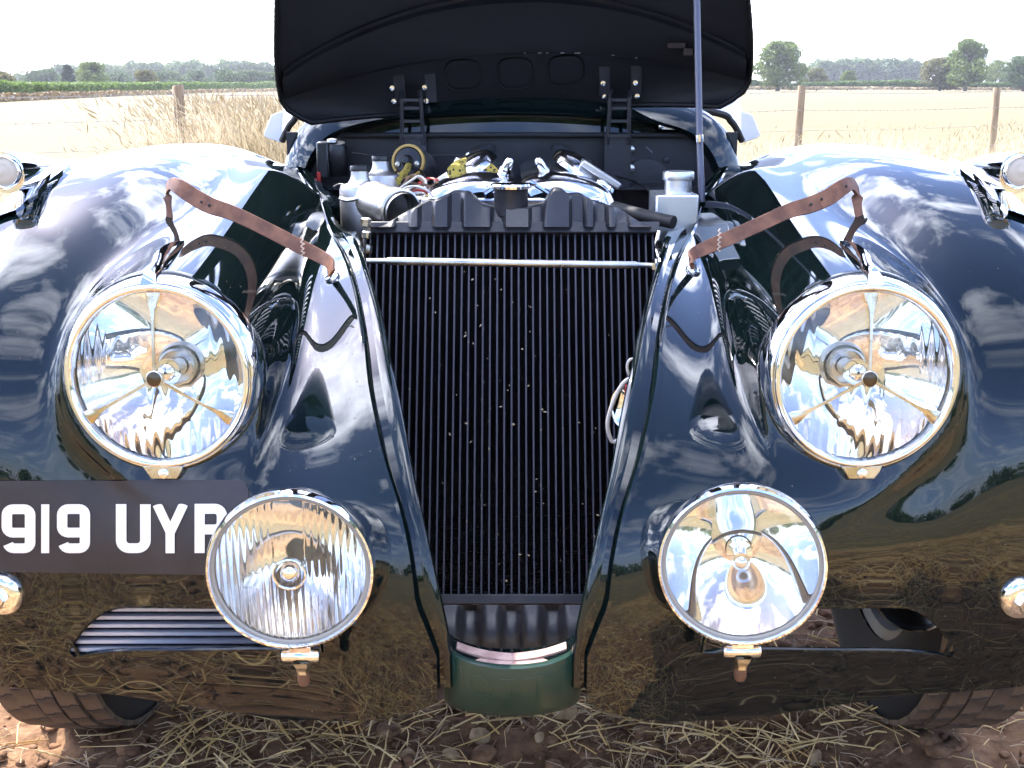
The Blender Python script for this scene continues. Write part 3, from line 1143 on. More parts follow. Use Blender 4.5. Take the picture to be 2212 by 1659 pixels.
def driving_lamp(c, n, fluted, name_label):
    fr = face_frame(c, n) @ Matrix.Scale(0.935, 4)
    mb = MB()
    prof = [(0.0900, -0.004), (0.0935, -0.002), (0.0965, -0.006), (0.0975, -0.012), (0.0965, -0.018), (0.0935, -0.022), (0.0935, -0.030), (0.088, -0.045), (0.070, -0.066), (0.045, -0.080), (0.02, -0.086), (0.0, -0.087)]
    prof = [(0.0905, -0.010), (0.0905, -0.002), (0.0925, 0.0012), (0.0950, 0.0004)] + prof[2:]
    mb.lathe(prof, fr, 96)
    lamp = cpart(mb, 'driving_lamp', M['chrome'], angle=50)
    tag(lamp, name_label)
    mb = MB(); mb.lathe([(0.0905, -0.004), (0.0880, -0.0035), (0.0862, -0.005), (0.0862, -0.012)], fr, 96)
    cpart(mb, 'gasket', principled_cached('lamp_gasket', (0.30, 0.28, 0.24), 0.6), lamp)
    f2 = fr @ Matrix.Translation((0, 0, -0.006))
    if fluted:
        cpart(square_lens(f2, 0.0875, 0.010, 0.0045, fog_flute, 0.0016, 150), 'lens', M['lens_frost'], lamp, angle=80)
    else:
        cpart(square_lens(f2, 0.0875, 0.009, 0.004, lambda x, y: 0, 0, 60), 'lens', M['lens'], lamp, angle=80)
    mb = MB()
    prof = []
    for k in range(29):
        r = 0.0870 - (0.0870 - 0.016) * k / 28
        prof.append((r, -0.013 - 0.058 * (1 - (r / 0.0870) ** 2)))
    mb.lathe(prof, fr, 96)
    cpart(mb, 'reflector', M['mirror'], lamp, angle=80)
    mb = MB()
    if fluted:
        prof = [(0.011 * math.sin(t), 0.001 + 0.011 * math.cos(t) - 0.004) for t in np.linspace(0.001, 1.5, 14)] + [(0.0115, -0.004), (0.0115, -0.008)]
        mb.lathe(prof, fr, 40)
        cpart(mb, 'lens_boss', M['mirror'], lamp)
        mb = MB(); mb.lathe([(0.019, 0.0035), (0.019, 0.0055), (0.0175, 0.006), (0.0165, 0.0045)], fr, 48)
        cpart(mb, 'boss_ring', M['chrome'], lamp)
    else:
        prof = [(0.0105 * math.sin(t), -0.022 + 0.0105 * math.cos(t)) for t in np.linspace(0.001, 2.2, 18)] + [(0.0085, -0.032), (0.0085, -0.05), (0.0150, -0.052), (0.0150, -0.068)]
        mb.lathe(prof, fr, 40)
        cpart(mb, 'bulb', M['chrome'], lamp)
    # clamp joint, stem and rubber boot beneath
    mb = MB()
    lo = Vector(c) + Vector((0.006, 0.006, -0.101))
    fb = frame_z(lo, (1, 0, 0), (0, 0, 1))
    mb.lathe([(0, -0.021), (0.006, -0.021), (0.0075, -0.018), (0.0075, 0.018), (0.006, 0.021), (0, 0.021)], fb, 20)
    mb.box(lo + Vector((0, 0.004, 0.007)), (0.024, 0.018, 0.012))
    cpart(mb, 'clamp', M['chrome'], lamp, bevel=0.001)
    mb = MB(); ff = frame_z(lo + Vector((0.001, 0.002, -0.004)), (0, 0.1, -1))
    mb.lathe([(0.014, 0.0), (0.0125, 0.006), (0.0085, 0.012), (0.0078, 0.014), (0.0078, 0.018), (0.0, 0.018)], ff, 6)
    cpart(mb, 'stem_nut', M['brass_chrome'], lamp, smooth=False)
    mb = MB(); mb.lathe([(0.0072, 0.018), (0.0070, 0.030), (0.0055, 0.034), (0, 0.035)], ff, 16)
    cpart(mb, 'rubber_boot', M['wire_brown'], lamp)
    # bracket back to the valance
    mb = MB()
    y1 = surf_y(c[0], c[2] - 0.115) or c[1] + 0.08
    mb.tube([lo + Vector((0, 0.01, 0.0)), lo + Vector((0, 0.03, -0.004)), Vector((lo.x, y1 + 0.01, lo.z - 0.006))], 0.006, 10)
    cpart(mb, 'bracket', M['bakelite'], lamp)
    return lamp


_pc = {}


def principled_cached(name, c, r, m=0.0):
    if name not in _pc: _pc[name] = principled(name, c, r, m)
    return _pc[name]


driving_lamp(at(626, 1237, 1.112), (0.05, -1, 0.02), True, 'driving lamp with vertically fluted glass')
driving_lamp(at(1603, 1226, 1.112), (-0.14, -1, 0.06), False, 'driving lamp with plain clear glass')

# chrome torpedo sidelights on the wing crowns
for sgn in (1, -1):
    u0 = 1106 + sgn * 1090
    c = at(u0, 374, 1.50)
    c = Vector((sgn * 0.668, 1.500, c.z + 0.002))
    fr = face_frame(c, (0, -1, 0.03)) @ Matrix.Scale(0.72, 4)
    mb = MB()
    secs = []
    for k in range(22):
        t = k / 21
        y = c.y + 0.008 + t * 0.20
        r = 0.0225 * math.cos(t * math.pi / 2) ** 0.75 + 0.0005
        cz = c.z + 0.002 - 0.008 * t
        ring = []
        for j in range(24):
            a = 2 * math.pi * j / 24
            dx, dz = math.cos(a) * r, math.sin(a) * r
            if dz < 0:
                dx *= 1 + 0.25 * (-dz / max(r, 1e-4)); dz *= 1.35
            ring.append(Vector((c.x + dx, y, cz + dz)))
        secs.append(ring)
    mb.loft(secs, closed=True, cap=True)
    side = cpart(mb, 'sidelight', M['chrome'], angle=60)
    mb = MB(); mb.lathe([(0.030, -0.012), (0.0315, -0.006), (0.031, 0.003), (0.028, 0.0055), (0.0255, 0.004), (0.0245, 0.001)], fr, 40)
    cpart(mb, 'bezel', M['chrome'], side, angle=60)
    mb = MB(); mb.lathe([(0.0255, 0.001), (0.022, 0.004), (0.014, 0.0065), (0.012, 0.0060), (0.006, 0.0085), (0.0, 0.009)], fr, 40)
    cpart(mb, 'lens', principled_cached('sidelight_glass', (0.52, 0.46, 0.38), 0.25), side)
    # base flange lying on the wing
    mb = MB()
    secs = []
    for k in range(24):
        t = k / 23
        y = c.y - 0.020 + t * 0.25
        w = 0.033 * math.sin(math.pi * min(1, 0.12 + t * 0.88)) ** 0.55 + 0.001
        row = []
        for q in (-1.0, -0.96, -0.6, 0, 0.6, 0.96, 1.0):
            x = abs(c.x) + q * w
            z = 1.1
            for _ in range(160):
                d = float(body_d(np.float64(x), np.float64(y), np.float64(z)))
                if d < 5e-5: break
                z -= max(d * 0.7, 4e-5)
            row.append(Vector((sgn * x, y, z + (0.0075 if abs(q) < 0.98 else -0.002))))
        secs.append(row)
    mb.loft(secs)
    cpart(mb, 'base_flange', M['chrome'], side, angle=60)

# domed bumper bolts
for sgn, u, v in ((-1, 6, 1282), (1, 2204, 1290)):
    p = surf_ray(u, v)
    n = surf_n(p)
    fr = frame_z(p, n, (1, 0, 0))
    mb = MB(); mb.lathe([(0.0275, -0.004), (0.0275, 0.001), (0.0255, 0.007), (0.020, 0.0105), (0.013, 0.0115), (0.0, 0.0115)], fr, 40)
    bolt = cpart(mb, 'bumper_bolt', M['chrome'], angle=60)
    mb = MB(); mb.lathe([(0.0125, 0.0112), (0.0125, 0.0175), (0.0105, 0.0195), (0.0, 0.020)], fr, 6)
    cpart(mb, 'hexagon_head', M['chrome'], bolt, smooth=False)
# ================================================================== number plate stuck on the nose
def skin(x, z, off):
    y = surf_y(x, z)
    p = Vector((x, y, z))
    return p + surf_n(p) * off


def on_skin(u, v, off):
    p = surf_ray(u, v)
    return p + surf_n(p) * off


rows = []
NXp, NZp = 64, 20
for i in range(NXp + 1):
    u = -75 + (538 + 75) * i / NXp
    rr = 22
    dx = min(u + 75, 538 - u)
    inset = rr - math.sqrt(max(0, rr * rr - max(0, rr - dx) ** 2)) if dx < rr else 0
    v0 = 1038 - 2 * u / 537; v1 = 1234 + 8 * u / 537
    rows.append([on_skin(u, v0 + inset + (v1 - v0 - 2 * inset) * j / NZp, 0.0012) for j in range(NZp + 1)])
mb = MB(); mb.loft(rows)
plate = cpart(mb, 'number_plate', M['plate'])
tag(plate, 'black number plate with white characters')


def stroke(path, w):
    """flat stroke of width w along path (list of x, z); returns rows of left/right points"""
    P = [Vector((p[0], p[1])) for p in path]
    out = []
    for i, p in enumerate(P):
        a = P[max(i - 1, 0)]; b = P[min(i + 1, len(P) - 1)]
        d = (b - a).normalized(); n = Vector((-d.y, d.x))
        k = 1.0
        if 0 < i < len(P) - 1:
            d1 = (p - a).normalized(); d2 = (b - p).normalized()
            k = 1 / max(0.5, math.cos(math.acos(max(-1, min(1, d1.dot(d2)))) / 2))
        out.append((p + n * w / 2 * k, p - n * w / 2 * k))
    return out


def arc(cx, cz, r, a0, a1, n=8, rz=None):
    rz = rz or r
    return [(cx + r * math.cos(R(a0 + (a1 - a0) * k / n)), cz + rz * math.sin(R(a0 + (a1 - a0) * k / n))) for k in range(n + 1)]


def dense(path, step=0.06):
    out = []
    for a, b in zip(path[:-1], path[1:]):
        n = max(1, int(math.hypot(b[0] - a[0], b[1] - a[1]) / step))
        out += [(a[0] + (b[0] - a[0]) * k / n, a[1] + (b[1] - a[1]) * k / n) for k in range(n)]
    out.append(path[-1])
    res = [out[0]]
    for p in out[1:]:
        if math.hypot(p[0] - res[-1][0], p[1] - res[-1][1]) > 0.012: res.append(p)
    return res


W = 0.20
GLY = {   # unit: height 1, stroke centre lines
    '9': (0.66, [arc(0.33, 0.69, 0.23, -90, -90 + 0, 1)[:1] + [(0.26, 0.40)] + arc(0.22, 0.52, 0.12, 270, 180, 5) + arc(0.22, 0.78, 0.12, 180, 90, 5) + arc(0.44, 0.78, 0.12, 90, 0, 5) + arc(0.44, 0.22, 0.12, 0, -90, 5) + arc(0.22, 0.22, 0.12, 270, 200, 4), [(0.20, 0.40), (0.50, 0.40)]]),
    '1': (0.30, [[(0.15, 0.0), (0.15, 1.0)]]),
    'U': (0.70, [[(0.12, 1.0), (0.12, 0.26)] + arc(0.28, 0.26, 0.16, 180, 270, 6) + arc(0.42, 0.26, 0.16, 270, 360, 6) + [(0.58, 1.0)]]),
    'Y': (0.70, [[(0.07, 1.0), (0.35, 0.42)], [(0.63, 1.0), (0.35, 0.42)], [(0.35, 0.50), (0.35, 0.0)]]),
    'P': (0.66, [[(0.12, 0.0), (0.12, 1.0)], [(0.12, 0.90), (0.40, 0.90)] + arc(0.42, 0.76, 0.14, 90, 0, 5) + arc(0.42, 0.62, 0.14, 0, -90, 5) + [(0.12, 0.48)]]),
}
GLY['9'] = (0.66, [[(0.52, 0.42), (0.24, 0.42)] + arc(0.24, 0.54, 0.12, 270, 180, 5) + arc(0.24, 0.78, 0.12, 180, 90, 5) + arc(0.44, 0.78, 0.12, 90, 0, 5) + arc(0.44, 0.22, 0.12, 0, -90, 5) + arc(0.26, 0.22, 0.12, 270, 195, 4)])
CHARS = (('9', 3, 78), ('1', 86, 112), ('9', 122, 196), ('U', 250, 330), ('Y', 334, 406), ('P', 420, 492))
for ch, u0, u1 in CHARS:
    wd, paths = GLY[ch]
    mb = MB()
    for li, path in enumerate(paths):
        q = dense(path)
        st = stroke(q, W if ch not in 'Y' else 0.19)
        loA = []
        for l, r in st:
            row = []
            for t in (0, 0.33, 0.67, 1):
                p = l + (r - l) * t
                z = min(max(p.y, 0), 1)
                row.append(on_skin(u0 + (u1 - u0) * p.x / wd, 1195 - z * 107 - (1 - z) * 2, 0.0020 + 0.0003 * li))
            loA.append(row)
        mb.loft(loA)
    cpart(mb, 'plate_character', M['plate_white'], plate)

# ================================================================== oil cooler behind the left intake
mb = MB()
sy = surf_y(0.42, 0.415) + 0.030
zb, zt = 0.352, 0.462
mb.box((-0.37, sy + 0.03, (zb + zt) / 2), (0.36, 0.012, zt - zb))
cooler = cpart(mb, 'oil_cooler', M['rad_fin'])
for i in range(10):
    z = zb + 0.006 + i * 0.0108
    if i == 0:
        m2 = MB(); m2.box((0, 0, 0), (0.36, 0.030, 0.0044)); cm = m2.mesh('cooler_tube', principled_cached('dull_cooler_alloy', (0.42, 0.42, 0.45), 0.45, 0.2), smooth=False)
    o = bpy.data.objects.new('cooler_tube', cm); COL.objects.link(o)
    o.location = (-0.37, sy + 0.012, z)
    adopt(o, cooler)
fz = MB()
for i in range(9):
    z0 = zb + 0.006 + i * 0.0108 + 0.0022; z1 = z0 + 0.0064
    vs_, fs = [], []
    for k in range(110):
        x = -0.55 + 0.36 * k / 110
        b = len(vs_)
        vs_ += [(x, sy + 0.002, z0), (x, sy + 0.002, z1), (x + 0.0017, sy + 0.012, z1), (x + 0.0017, sy + 0.012, z0)]
        fs.append((b, b + 1, b + 2, b + 3))
    fz.add(vs_, fs)
tag(cpart(fz, 'cooler_fins', M['rad_tube'], cooler, smooth=False), kind='stuff')

# round brake duct behind the right intake
mb = MB(); fr = frame_z(Vector((0.515, surf_y(0.47, 0.42) + 0.085, 0.418)), (-0.35, -1, 0.05))
mb.lathe([(0.044, -0.15), (0.044, -0.01), (0.047, 0.0), (0.045, 0.004), (0.041, 0.0), (0.040, -0.15)], fr, 40)
duct = cpart(mb, 'air_duct', M['bakelite'])
mb = MB(); mb.lathe([(0.0445, 0.003), (0.046, 0.005), (0.0475, 0.003), (0.0470, 0.0)], fr, 40)
cpart(mb, 'duct_rim', M['brass_chrome'], duct)

# rolled lips of the two intakes
for sgn in (1, -1):
    mb = MB()
    loop = []
    for k in range(48):
        t = k / 48
        # walk the outline
        xo0, xo1 = 0.217, 0.541
        if t < 0.45:
            x = xo0 + (xo1 - xo0) * t / 0.45; z = 0.425 - 0.045 * (x - 0.2) / 0.29
        else:
            x = xo1 - (xo1 - xo0) * (t - 0.45) / 0.55
            z0 = 0.425 - 0.045 * (x - 0.2) / 0.29
            z = z0 + 0.053 + 0.010 * (x - 0.2) / 0.29 - 0.058 * np.clip((x - 0.46) / 0.085, 0, 1) ** 2.4
        y = surf_y(x, z)
        loop.append(Vector((sgn * x, y + 0.003, z)))
    mb.tube(loop, 0.0032, 8, closed=True)
    cpart(mb, 'intake_lip', M['paint'])

# ================================================================== leather bonnet straps
def ribbon(pts, widths, sides, thick):
    secs = []
    for i, p in enumerate(pts):
        a = pts[max(i - 1, 0)]; b = pts[min(i + 1, len(pts) - 1)]
        d = (b - a).normalized()
        s = Vector(sides[i]); s = (s - d * s.dot(d)).normalized()
        n = d.cross(s).normalized()
        w = widths[i] / 2
        secs.append([p - s * w - n * thick * 0.3, p - s * w * 0.94 - n * thick / 2, p + s * w * 0.94 - n * thick / 2, p + s * w - n * thick * 0.3, p + s * w + n * thick * 0.3, p + s * w * 0.94 + n * thick / 2, p - s * w * 0.94 + n * thick / 2, p - s * w + n * thick * 0.3])
    mb = MB(); mb.loft(secs, closed=True, cap=True)
    return mb


def strap(ctrl, name_label):
    """ctrl: u, v of the middle, distance, width, tilt of the width (x, z)"""
    P = catmull([at(u, v, Y) for u, v, Y, w, sx, sz in ctrl], 8)
    def ser(k): return [p.x for p in catmull([(c[k], 0, 0) for c in ctrl], 8)]
    ws, sx, sz = [0.75 * k for k in ser(3)], ser(4), ser(5)
    o = cpart(ribbon(P, ws, [(a, 0.35 * 0 + 0.45 * (1 - abs(a)), b) for a, b in zip(sx, sz)], 0.0042), 'leather_strap', M['leather'], angle=50)
    tag(o, name_label)
    return o, P


# left: from the ring beside the opening up and outwards to the loop on the wing
Lc = [(717, 590, 1.462, 0.019, 0.1, 1), (712, 568, 1.475, 0.021, 0.10, 1), (690, 553, 1.49, 0.024, 0.25, 1), (640, 528, 1.50, 0.026, 0.3, 1), (560, 487, 1.51, 0.026, 0.3, 1), (500, 459, 1.515, 0.027, 0.28, 1), (455, 444, 1.52, 0.030, 0.2, 1), (418, 424, 1.525, 0.030, 0.25, 1), (388, 404, 1.53, 0.028, 0.2, 1), (370, 397, 1.545, 0.022, 0.1, 1), (361, 412, 1.56, 0.024, 0.05, 1), (364, 440, 1.555, 0.010, -0.6, 0.4), (367, 470, 1.55, 0.012, -0.8, 0.3), (372, 500, 1.545, 0.016, -0.8, 0.3)]
lo_, lp_ = strap(Lc, 'strap with a pinched stitched loop')
Rc = [(1495, 574, 1.462, 0.019, -0.1, 1), (1494, 552, 1.475, 0.021, -0.10, 1), (1520, 537, 1.49, 0.024, -0.25, 1), (1570, 516, 1.50, 0.026, -0.3, 1), (1650, 480, 1.51, 0.026, -0.3, 1), (1705, 455, 1.515, 0.027, -0.28, 1), (1750, 442, 1.52, 0.030, -0.2, 1), (1790, 425, 1.525, 0.030, -0.25, 1), (1822, 403, 1.53, 0.028, -0.2, 1), (1840, 397, 1.545, 0.024, -0.1, 1), (1851, 414, 1.56, 0.026, -0.05, 1), (1852, 440, 1.555, 0.016, 0.5, 0.5), (1856, 465, 1.55, 0.014, 0.7, 0.3), (1863, 485, 1.545, 0.008, 0.8, 0.3)]
ro_, rp_ = strap(Rc, 'strap with punched holes')
for o, c, sgn in ((lo_, Lc, -1), (ro_, Rc, 1)):
    # stitched fold near the ring
    a, b = (655, 536) if sgn < 0 else (1552, 522)
    p = at(a, b, 1.494)
    mb = MB()
    for k in range(5):
        zz = -0.012 + 0.006 * k
        mb.tube([p + Vector((0.002 + 0.001 * (k % 2), -0.0045, zz)), p + Vector((-0.002, -0.0050, zz + 0.003)), p + Vector((0.001, -0.0045, zz + 0.006))], 0.0009, 5)
    cpart(mb, 'stitching', M['stitch'], o)
    # punched holes
    for (hu, hv) in (((435, 436), (452, 443), (492, 452)) if sgn < 0 else ((1828, 402), (1775, 430), (1752, 441))):
        q = at(hu, hv, 1.5165)
        mb = MB(); mb.lathe([(0.0021, 0.0), (0.0013, 0.0006), (0.0, 0.0004)], frame_z(q, (0, -1, 0.2)), 10)
        cpart(mb, 'punched_hole', M['rubber'], o)
    # chrome eye bolt the strap is threaded on
    ru, rv = (718, 600) if sgn < 0 else (1497, 585)
    base = surf_ray(ru, rv)
    n = surf_n(base)
    top = at(712, 578, 1.475) if sgn < 0 else at(1494, 562, 1.475)
    mb = MB()
    mb.tube([base + n * 0.004, (base + n * 0.010 + top) / 2, top], [0.0050, 0.0042, 0.0045], 14)
    eye = cpart(mb, 'strap_stud', M['chrome'], o)
    mb = MB(); mb.lathe([(0.011, -0.002), (0.011, 0.002), (0.0095, 0.0045), (0.0065, 0.005), (0.0055, 0.0035), (0, 0.003)], frame_z(base, n), 32)
    cpart(mb, 'stud_base', M['chrome'], o)

# ================================================================== front wheels
def make_wheel(sgn):
    cx, cy, cz, rr, hw = 0.690, 1.785, 0.345, 0.345, 0.082
    fr = frame_z((sgn * cx, cy, cz), (1, 0, 0), (0, 1, 0))
    mb = MB()
    prof = [(0.205, -hw * 0.85), (0.24, -hw * 1.0), (0.285, -hw * 1.05), (0.315, -hw * 0.98), (rr - 0.012, -hw * 0.86), (rr - 0.008, -hw * 0.5), (rr - 0.006, 0), (rr - 0.008, hw * 0.5), (rr - 0.012, hw * 0.86), (0.315, hw * 0.98), (0.285, hw * 1.05), (0.24, hw), (0.205, hw * 0.85)]
    mb.lathe(prof, fr, 96)
    wheel = cpart(mb, 'wheel', M['tyre_groove'], angle=60)
    mb = MB(); mb.lathe([(0.206, -hw * 0.8), (0.19, -hw * 0.7), (0.17, 0.0), (0.05, 0.02), (0.05, -0.02), (0.17, -0.01), (0.2, hw * 0.75), (0.206, hw * 0.8)], fr, 48)
    cpart(mb, 'rim', M['inner_paint'], wheel)
    NC, NR = 5, 44
    cw = 2 * hw * 0.93 / NC
    al = 2 * math.pi / NR
    # one tread block: L-shaped lug, curved with the tyre
    def block(col):
        mb = MB()
        w = cw * 0.455; arc_ = al * rr * 0.5
        out = [(-w, -1.13 * arc_), (-0.05 * w, -1.13 * arc_), (0.12 * w, -0.93 * arc_), (w, -0.93 * arc_), (w, 0.86 * arc_), (0.12 * w, 0.86 * arc_), (-0.05 * w, 0.66 * arc_), (-w, 0.66 * arc_)]
        crown = -0.006 * (abs(col - 2) / 2) ** 2
        dtilt = 0.0
        top, bot = [], []
        for x, t in out:
            top.append((x, t, crown - dtilt * x - t * t / (2 * rr)))
            bot.append((x * 1.06, t * 1.05, -0.014 - t * t / (2 * rr)))
        n = len(out)
        mb.add(top + bot, [tuple(range(n))] + [((i + 1) % n, i, n + i, n + (i + 1) % n) for i in range(n)])
        return mb
    rest = MB()
    meshes = {}
    for col in range(NC):
        x = (col - 2) * cw
        bl = block(col)
        meshes[col] = bl.mesh('tread_block', M['tyre'], smooth=False)
        for k in range(NR):
            a = al * (k + 0.5 * (col % 2))
            # angle measured from the bottom towards the camera
            loc = Vector((sgn * (cx) + x, cy - math.sin(a) * rr, cz - math.cos(a) * rr))
            out_ = Vector((0, -math.sin(a), -math.cos(a)))
            tan = Vector((0, -math.cos(a), math.sin(a)))
            rot = Matrix((Vector((1, 0, 0)), tan, out_)).transposed()
            if 0.05 < a < 1.75:
                o = bpy.data.objects.new('tread_block', meshes[col]); COL.objects.link(o)
                o.matrix_basis = Matrix.Translation(loc) @ rot.to_4x4()
                adopt(o, wheel)
            else:
                rest.add([loc + rot @ Vector(p) for p in bl.v], bl.f)
    tag(cpart(rest, 'tread', M['tyre'], wheel, smooth=False), kind='stuff')


make_wheel(1); make_wheel(-1)
# ================================================================== scuttle, bulkhead and windscreen
ARCH = [(-0.505, 0.800), (-0.492, 0.865), (-0.478, 0.912), (-0.455, 0.955), (-0.415, 0.990), (-0.35, 1.012), (-0.24, 1.026), (0.0, 1.034)]
ARCH = ARCH + [(-x, z) for x, z in ARCH[-2::-1]]
arch = [Vector((p.x, 0, p.y)) for p in catmull([(a, b, 0) for a, b in ARCH], 5)]
YS = 2.42


def arch_at(y, k=1.0, dz=0.0):
    return [Vector((p.x * k, y, p.z + dz)) for p in arch]


mb = MB()
mb.loft([arch_at(YS + 0.03, 0.90, -0.045), arch_at(YS - 0.022, 0.905, -0.043), arch_at(YS - 0.026, 0.915, -0.038), arch_at(YS - 0.012, 0.95, -0.018), arch_at(YS + 0.015, 0.985, -0.001), arch_at(YS + 0.03, 1.0, 0.003), arch_at(YS + 0.08, 1.012, 0.006), arch_at(YS + 0.35, 1.05, 0.012)])
scuttle = cpart(mb, 'scuttle', M['paint'], angle=60)
# glossy drain panel with a straight lower edge
zl = at(1106, 291, YS + 0.03).z
top = [p for p in arch_at(YS + 0.028, 0.905, -0.043) if p.z > zl]
mb = MB()
secs = [[Vector((p.x, p.y + 0.10 * 0, p.z)) for p in top]]
for t in (0.33, 0.66, 1.0):
    secs.append([Vector((p.x, p.y - 0.007 * t, p.z + (zl - p.z) * t)) for p in top])
mb.loft(secs)
cpart(mb, 'drain_panel', M['paint'], scuttle, angle=60)
mb = MB(); mb.tube([Vector((top[0].x + 0.002, YS + 0.010, zl)), Vector((0, YS + 0.008, zl + 0.001)), Vector((top[-1].x - 0.002, YS + 0.010, zl))], 0.006, 10)
cpart(mb, 'drain_lip', M['rubber'], scuttle)
# bulkhead
mb = MB(); mb.box((0, YS + 0.03, 0.68), (0.96, 0.006, 0.55)); mb.box((0, YS - 0.02, 0.845), (0.9, 0.10, 0.006))
bulk = cpart(mb, 'bulkhead', M['black_satin'])
mb = MB(); fr = frame_z(at(1395, 400, YS + 0.024), (0, -1, 0)); mb.lathe([(0.055, -0.002), (0.055, 0.003), (0.05, 0.004), (0, 0.004)], fr, 40)
cpart(mb, 'cover_plate', M['black_satin'], bulk)
for u, v in ((1403, 362), (1420, 385), (1365, 345), (1440, 345), (1480, 380), (1460, 400)):
    mb = MB(); mb.lathe([(0.007, -0.001), (0.0068, 0.004), (0.003, 0.005), (0, 0.005)], frame_z(at(u, v, YS + 0.025), (0, -1, 0)), 12)
    cpart(mb, 'bulkhead_bolt', M['black_satin'], bulk)
for u, v, du, dv in ((1395, 317, 14, 12), (1358, 382, 2, 12), (1364, 398, 5, 6)):
    mb = MB(); mb.tube([at(u, v, YS + 0.025), at(u + du, v + dv, YS + 0.025)], 0.0012, 6)
    cpart(mb, 'chipped_paint', M['sheet_alloy'], bulk)
# maker's plate on the drain panel
a = at(1428, 273, YS - 0.004); b = at(1486, 275, YS - 0.004)
mb = MB(); L = b - a; rot = Matrix.Rotation(-math.atan2(L.z, L.x), 3, 'Y')
mb.box((a + b) / 2, (L.length * 0.98, 0.0015, 0.0115), rot)
idp = cpart(mb, 'identity_plate', M['sheet_alloy'], scuttle, bevel=0.0006)
for k in range(5):
    mb = MB(); mb.box((a + b) / 2 + Vector(((k - 2) * 0.0062, -0.0012, 0.001)), (0.0042, 0.0008, 0.0045), rot)
    cpart(mb, 'stamped_character', M['rubber'], idp)
for e in (a, b):
    mb = MB(); mb.lathe([(0.0055, -0.001), (0.005, 0.003), (0, 0.004)], frame_z(e, (0, -1, 0)), 16)
    cpart(mb, 'rivet', M['chrome'], idp)
# windscreen: rubber seal, glass, and a white perspex deflector at each side
for sgn in (1, -1):
    s0, s1 = at(1106 + sgn * 427, 240, 2.66), at(1106 + sgn * 497, 304, 2.70)
    mid = s0.lerp(s1, 0.5) + Vector((sgn * 0.012, 0, 0.010))
    seal = catmull([s0 + Vector((-sgn * 0.32, -0.12, 0.055)), s0, mid, s1], 8)
    mb = MB(); mb.tube(seal, 0.008, 8)
    ws = cpart(mb, 'windscreen_seal', M['rubber'], scuttle)
    mb = MB()
    secs = []
    for p in seal:
        secs.append([p + Vector((0, 0, 0.004)), p + Vector((0, 0.10, 0.20)), p + Vector((0, 0.105, 0.20)), p + Vector((0, 0.005, 0.003))])
    mb.loft(secs, closed=True, cap=True)
    cpart(mb, 'windscreen', M['pad_white'], scuttle)
    q = [at(1106 + sgn * 494, 238, 2.75), at(1106 + sgn * 520, 248, 2.75), at(1106 + sgn * 537, 290, 2.75), at(1106 + sgn * 532, 297, 2.75), at(1106 + sgn * 496, 309, 2.75)]
    mb = MB(); n = len(q)
    mb.add(q + [p + Vector((0, 0.006, 0)) for p in q], [tuple(range(n)), tuple(range(2 * n - 1, n - 1, -1))] + [((i + 1) % n, i, n + i, n + (i + 1) % n) for i in range(n)])
    cpart(mb, 'wind_deflector', M['pad_white'], scuttle, bevel=0.002)

# ================================================================== engine
EY = 1.93
mb = MB()
# twin front covers: a wide polished arch with a notch in the middle
for sgn in (1, -1):
    out = [(1118 + sgn * 8, 388), (1118 + sgn * 22, 382), (1118 + sgn * 60, 372), (1118 + sgn * 110, 374), (1118 + sgn * 160, 388), (1118 + sgn * 196, 410), (1118 + sgn * 212, 440), (1118 + sgn * 216, 475)]
    P = catmull([at(u, v, EY) for u, v in out], 6)
    c = at(1118 + sgn * 60, 470, EY)
    secs = []
    for t, y in ((0.62, -0.040), (0.80, -0.036), (0.92, -0.022), (0.985, -0.004), (1.0, 0.02), (1.0, 0.10), (0.98, 0.40)):
        secs.append([Vector((c.x + (p.x - c.x) * t, EY + y, c.z + (p.z - c.z) * t)) for p in P])
    mb.loft(secs)
engine = cpart(mb, 'engine', M['polished'], angle=60)
mb = MB(); mb.box((0.0, EY + 0.22, 0.74), (0.34, 0.42, 0.20)); mb.box((0, EY + 0.2, 0.60), (0.46, 0.5, 0.2))
cpart(mb, 'engine_block', M['black_satin'], engine, bevel=0.01)
mb = MB(); mb.box(at(1106, 470, EY - 0.03), (0.30, 0.02, 0.07))
cpart(mb, 'front_plate', M['polished'], engine, bevel=0.005)
for sgn in (1, -1):
    a, b = at(1118 + sgn * 28, 392, EY - 0.03), at(1118 + sgn * 72, 420, EY - 0.045)
    mb = MB(); mb.tube([a, b], 0.0045, 8); cpart(mb, 'cover_rib', M['chrome'], engine)
# cam covers running back, with dome nuts
for sgn, cu in ((-1, 1010), (1, 1258)):
    mb = MB()
    secs = []
    for k in range(13):
        t = k / 12
        y = EY + 0.03 + 0.33 * t
        c = at(cu, 385, EY + 0.03)
        cx, cz = c.x * (1.0), c.z - 0.005
        ring = []
        for j in range(17):
            a = math.pi * j / 16
            lx, lz = math.cos(a) * 0.062, math.sin(a) ** 0.7 * 0.035
            th = sgn * 0.62
            s_ = math.sqrt(max(0.02, 1 - max(0, 1 - t * 4) ** 2))
            ring.append(Vector((cx + (lx * math.cos(th) + lz * math.sin(th)) * s_, y, cz + (-lx * math.sin(th) + lz * math.cos(th)) * s_)))
        secs.append(ring)
    mb.loft(secs, cap=True)
    cpart(mb, 'cam_cover', M['polished'], engine, angle=60)
NUTS = [(1022, 330, 2.2, .62), (1012, 338, 2.12, .6), (990, 352, 2.05, 0), (1098, 352, 1.95, .5), (1166, 352, 1.95, -.5), (1232, 332, 2.2, -.62), (1243, 342, 2.12, -.6), (1268, 355, 2.05, 0), (1097, 362, 1.96, 0.4), (984, 365, 1.97, 0.5), (1300, 398, 1.95, -.8)]
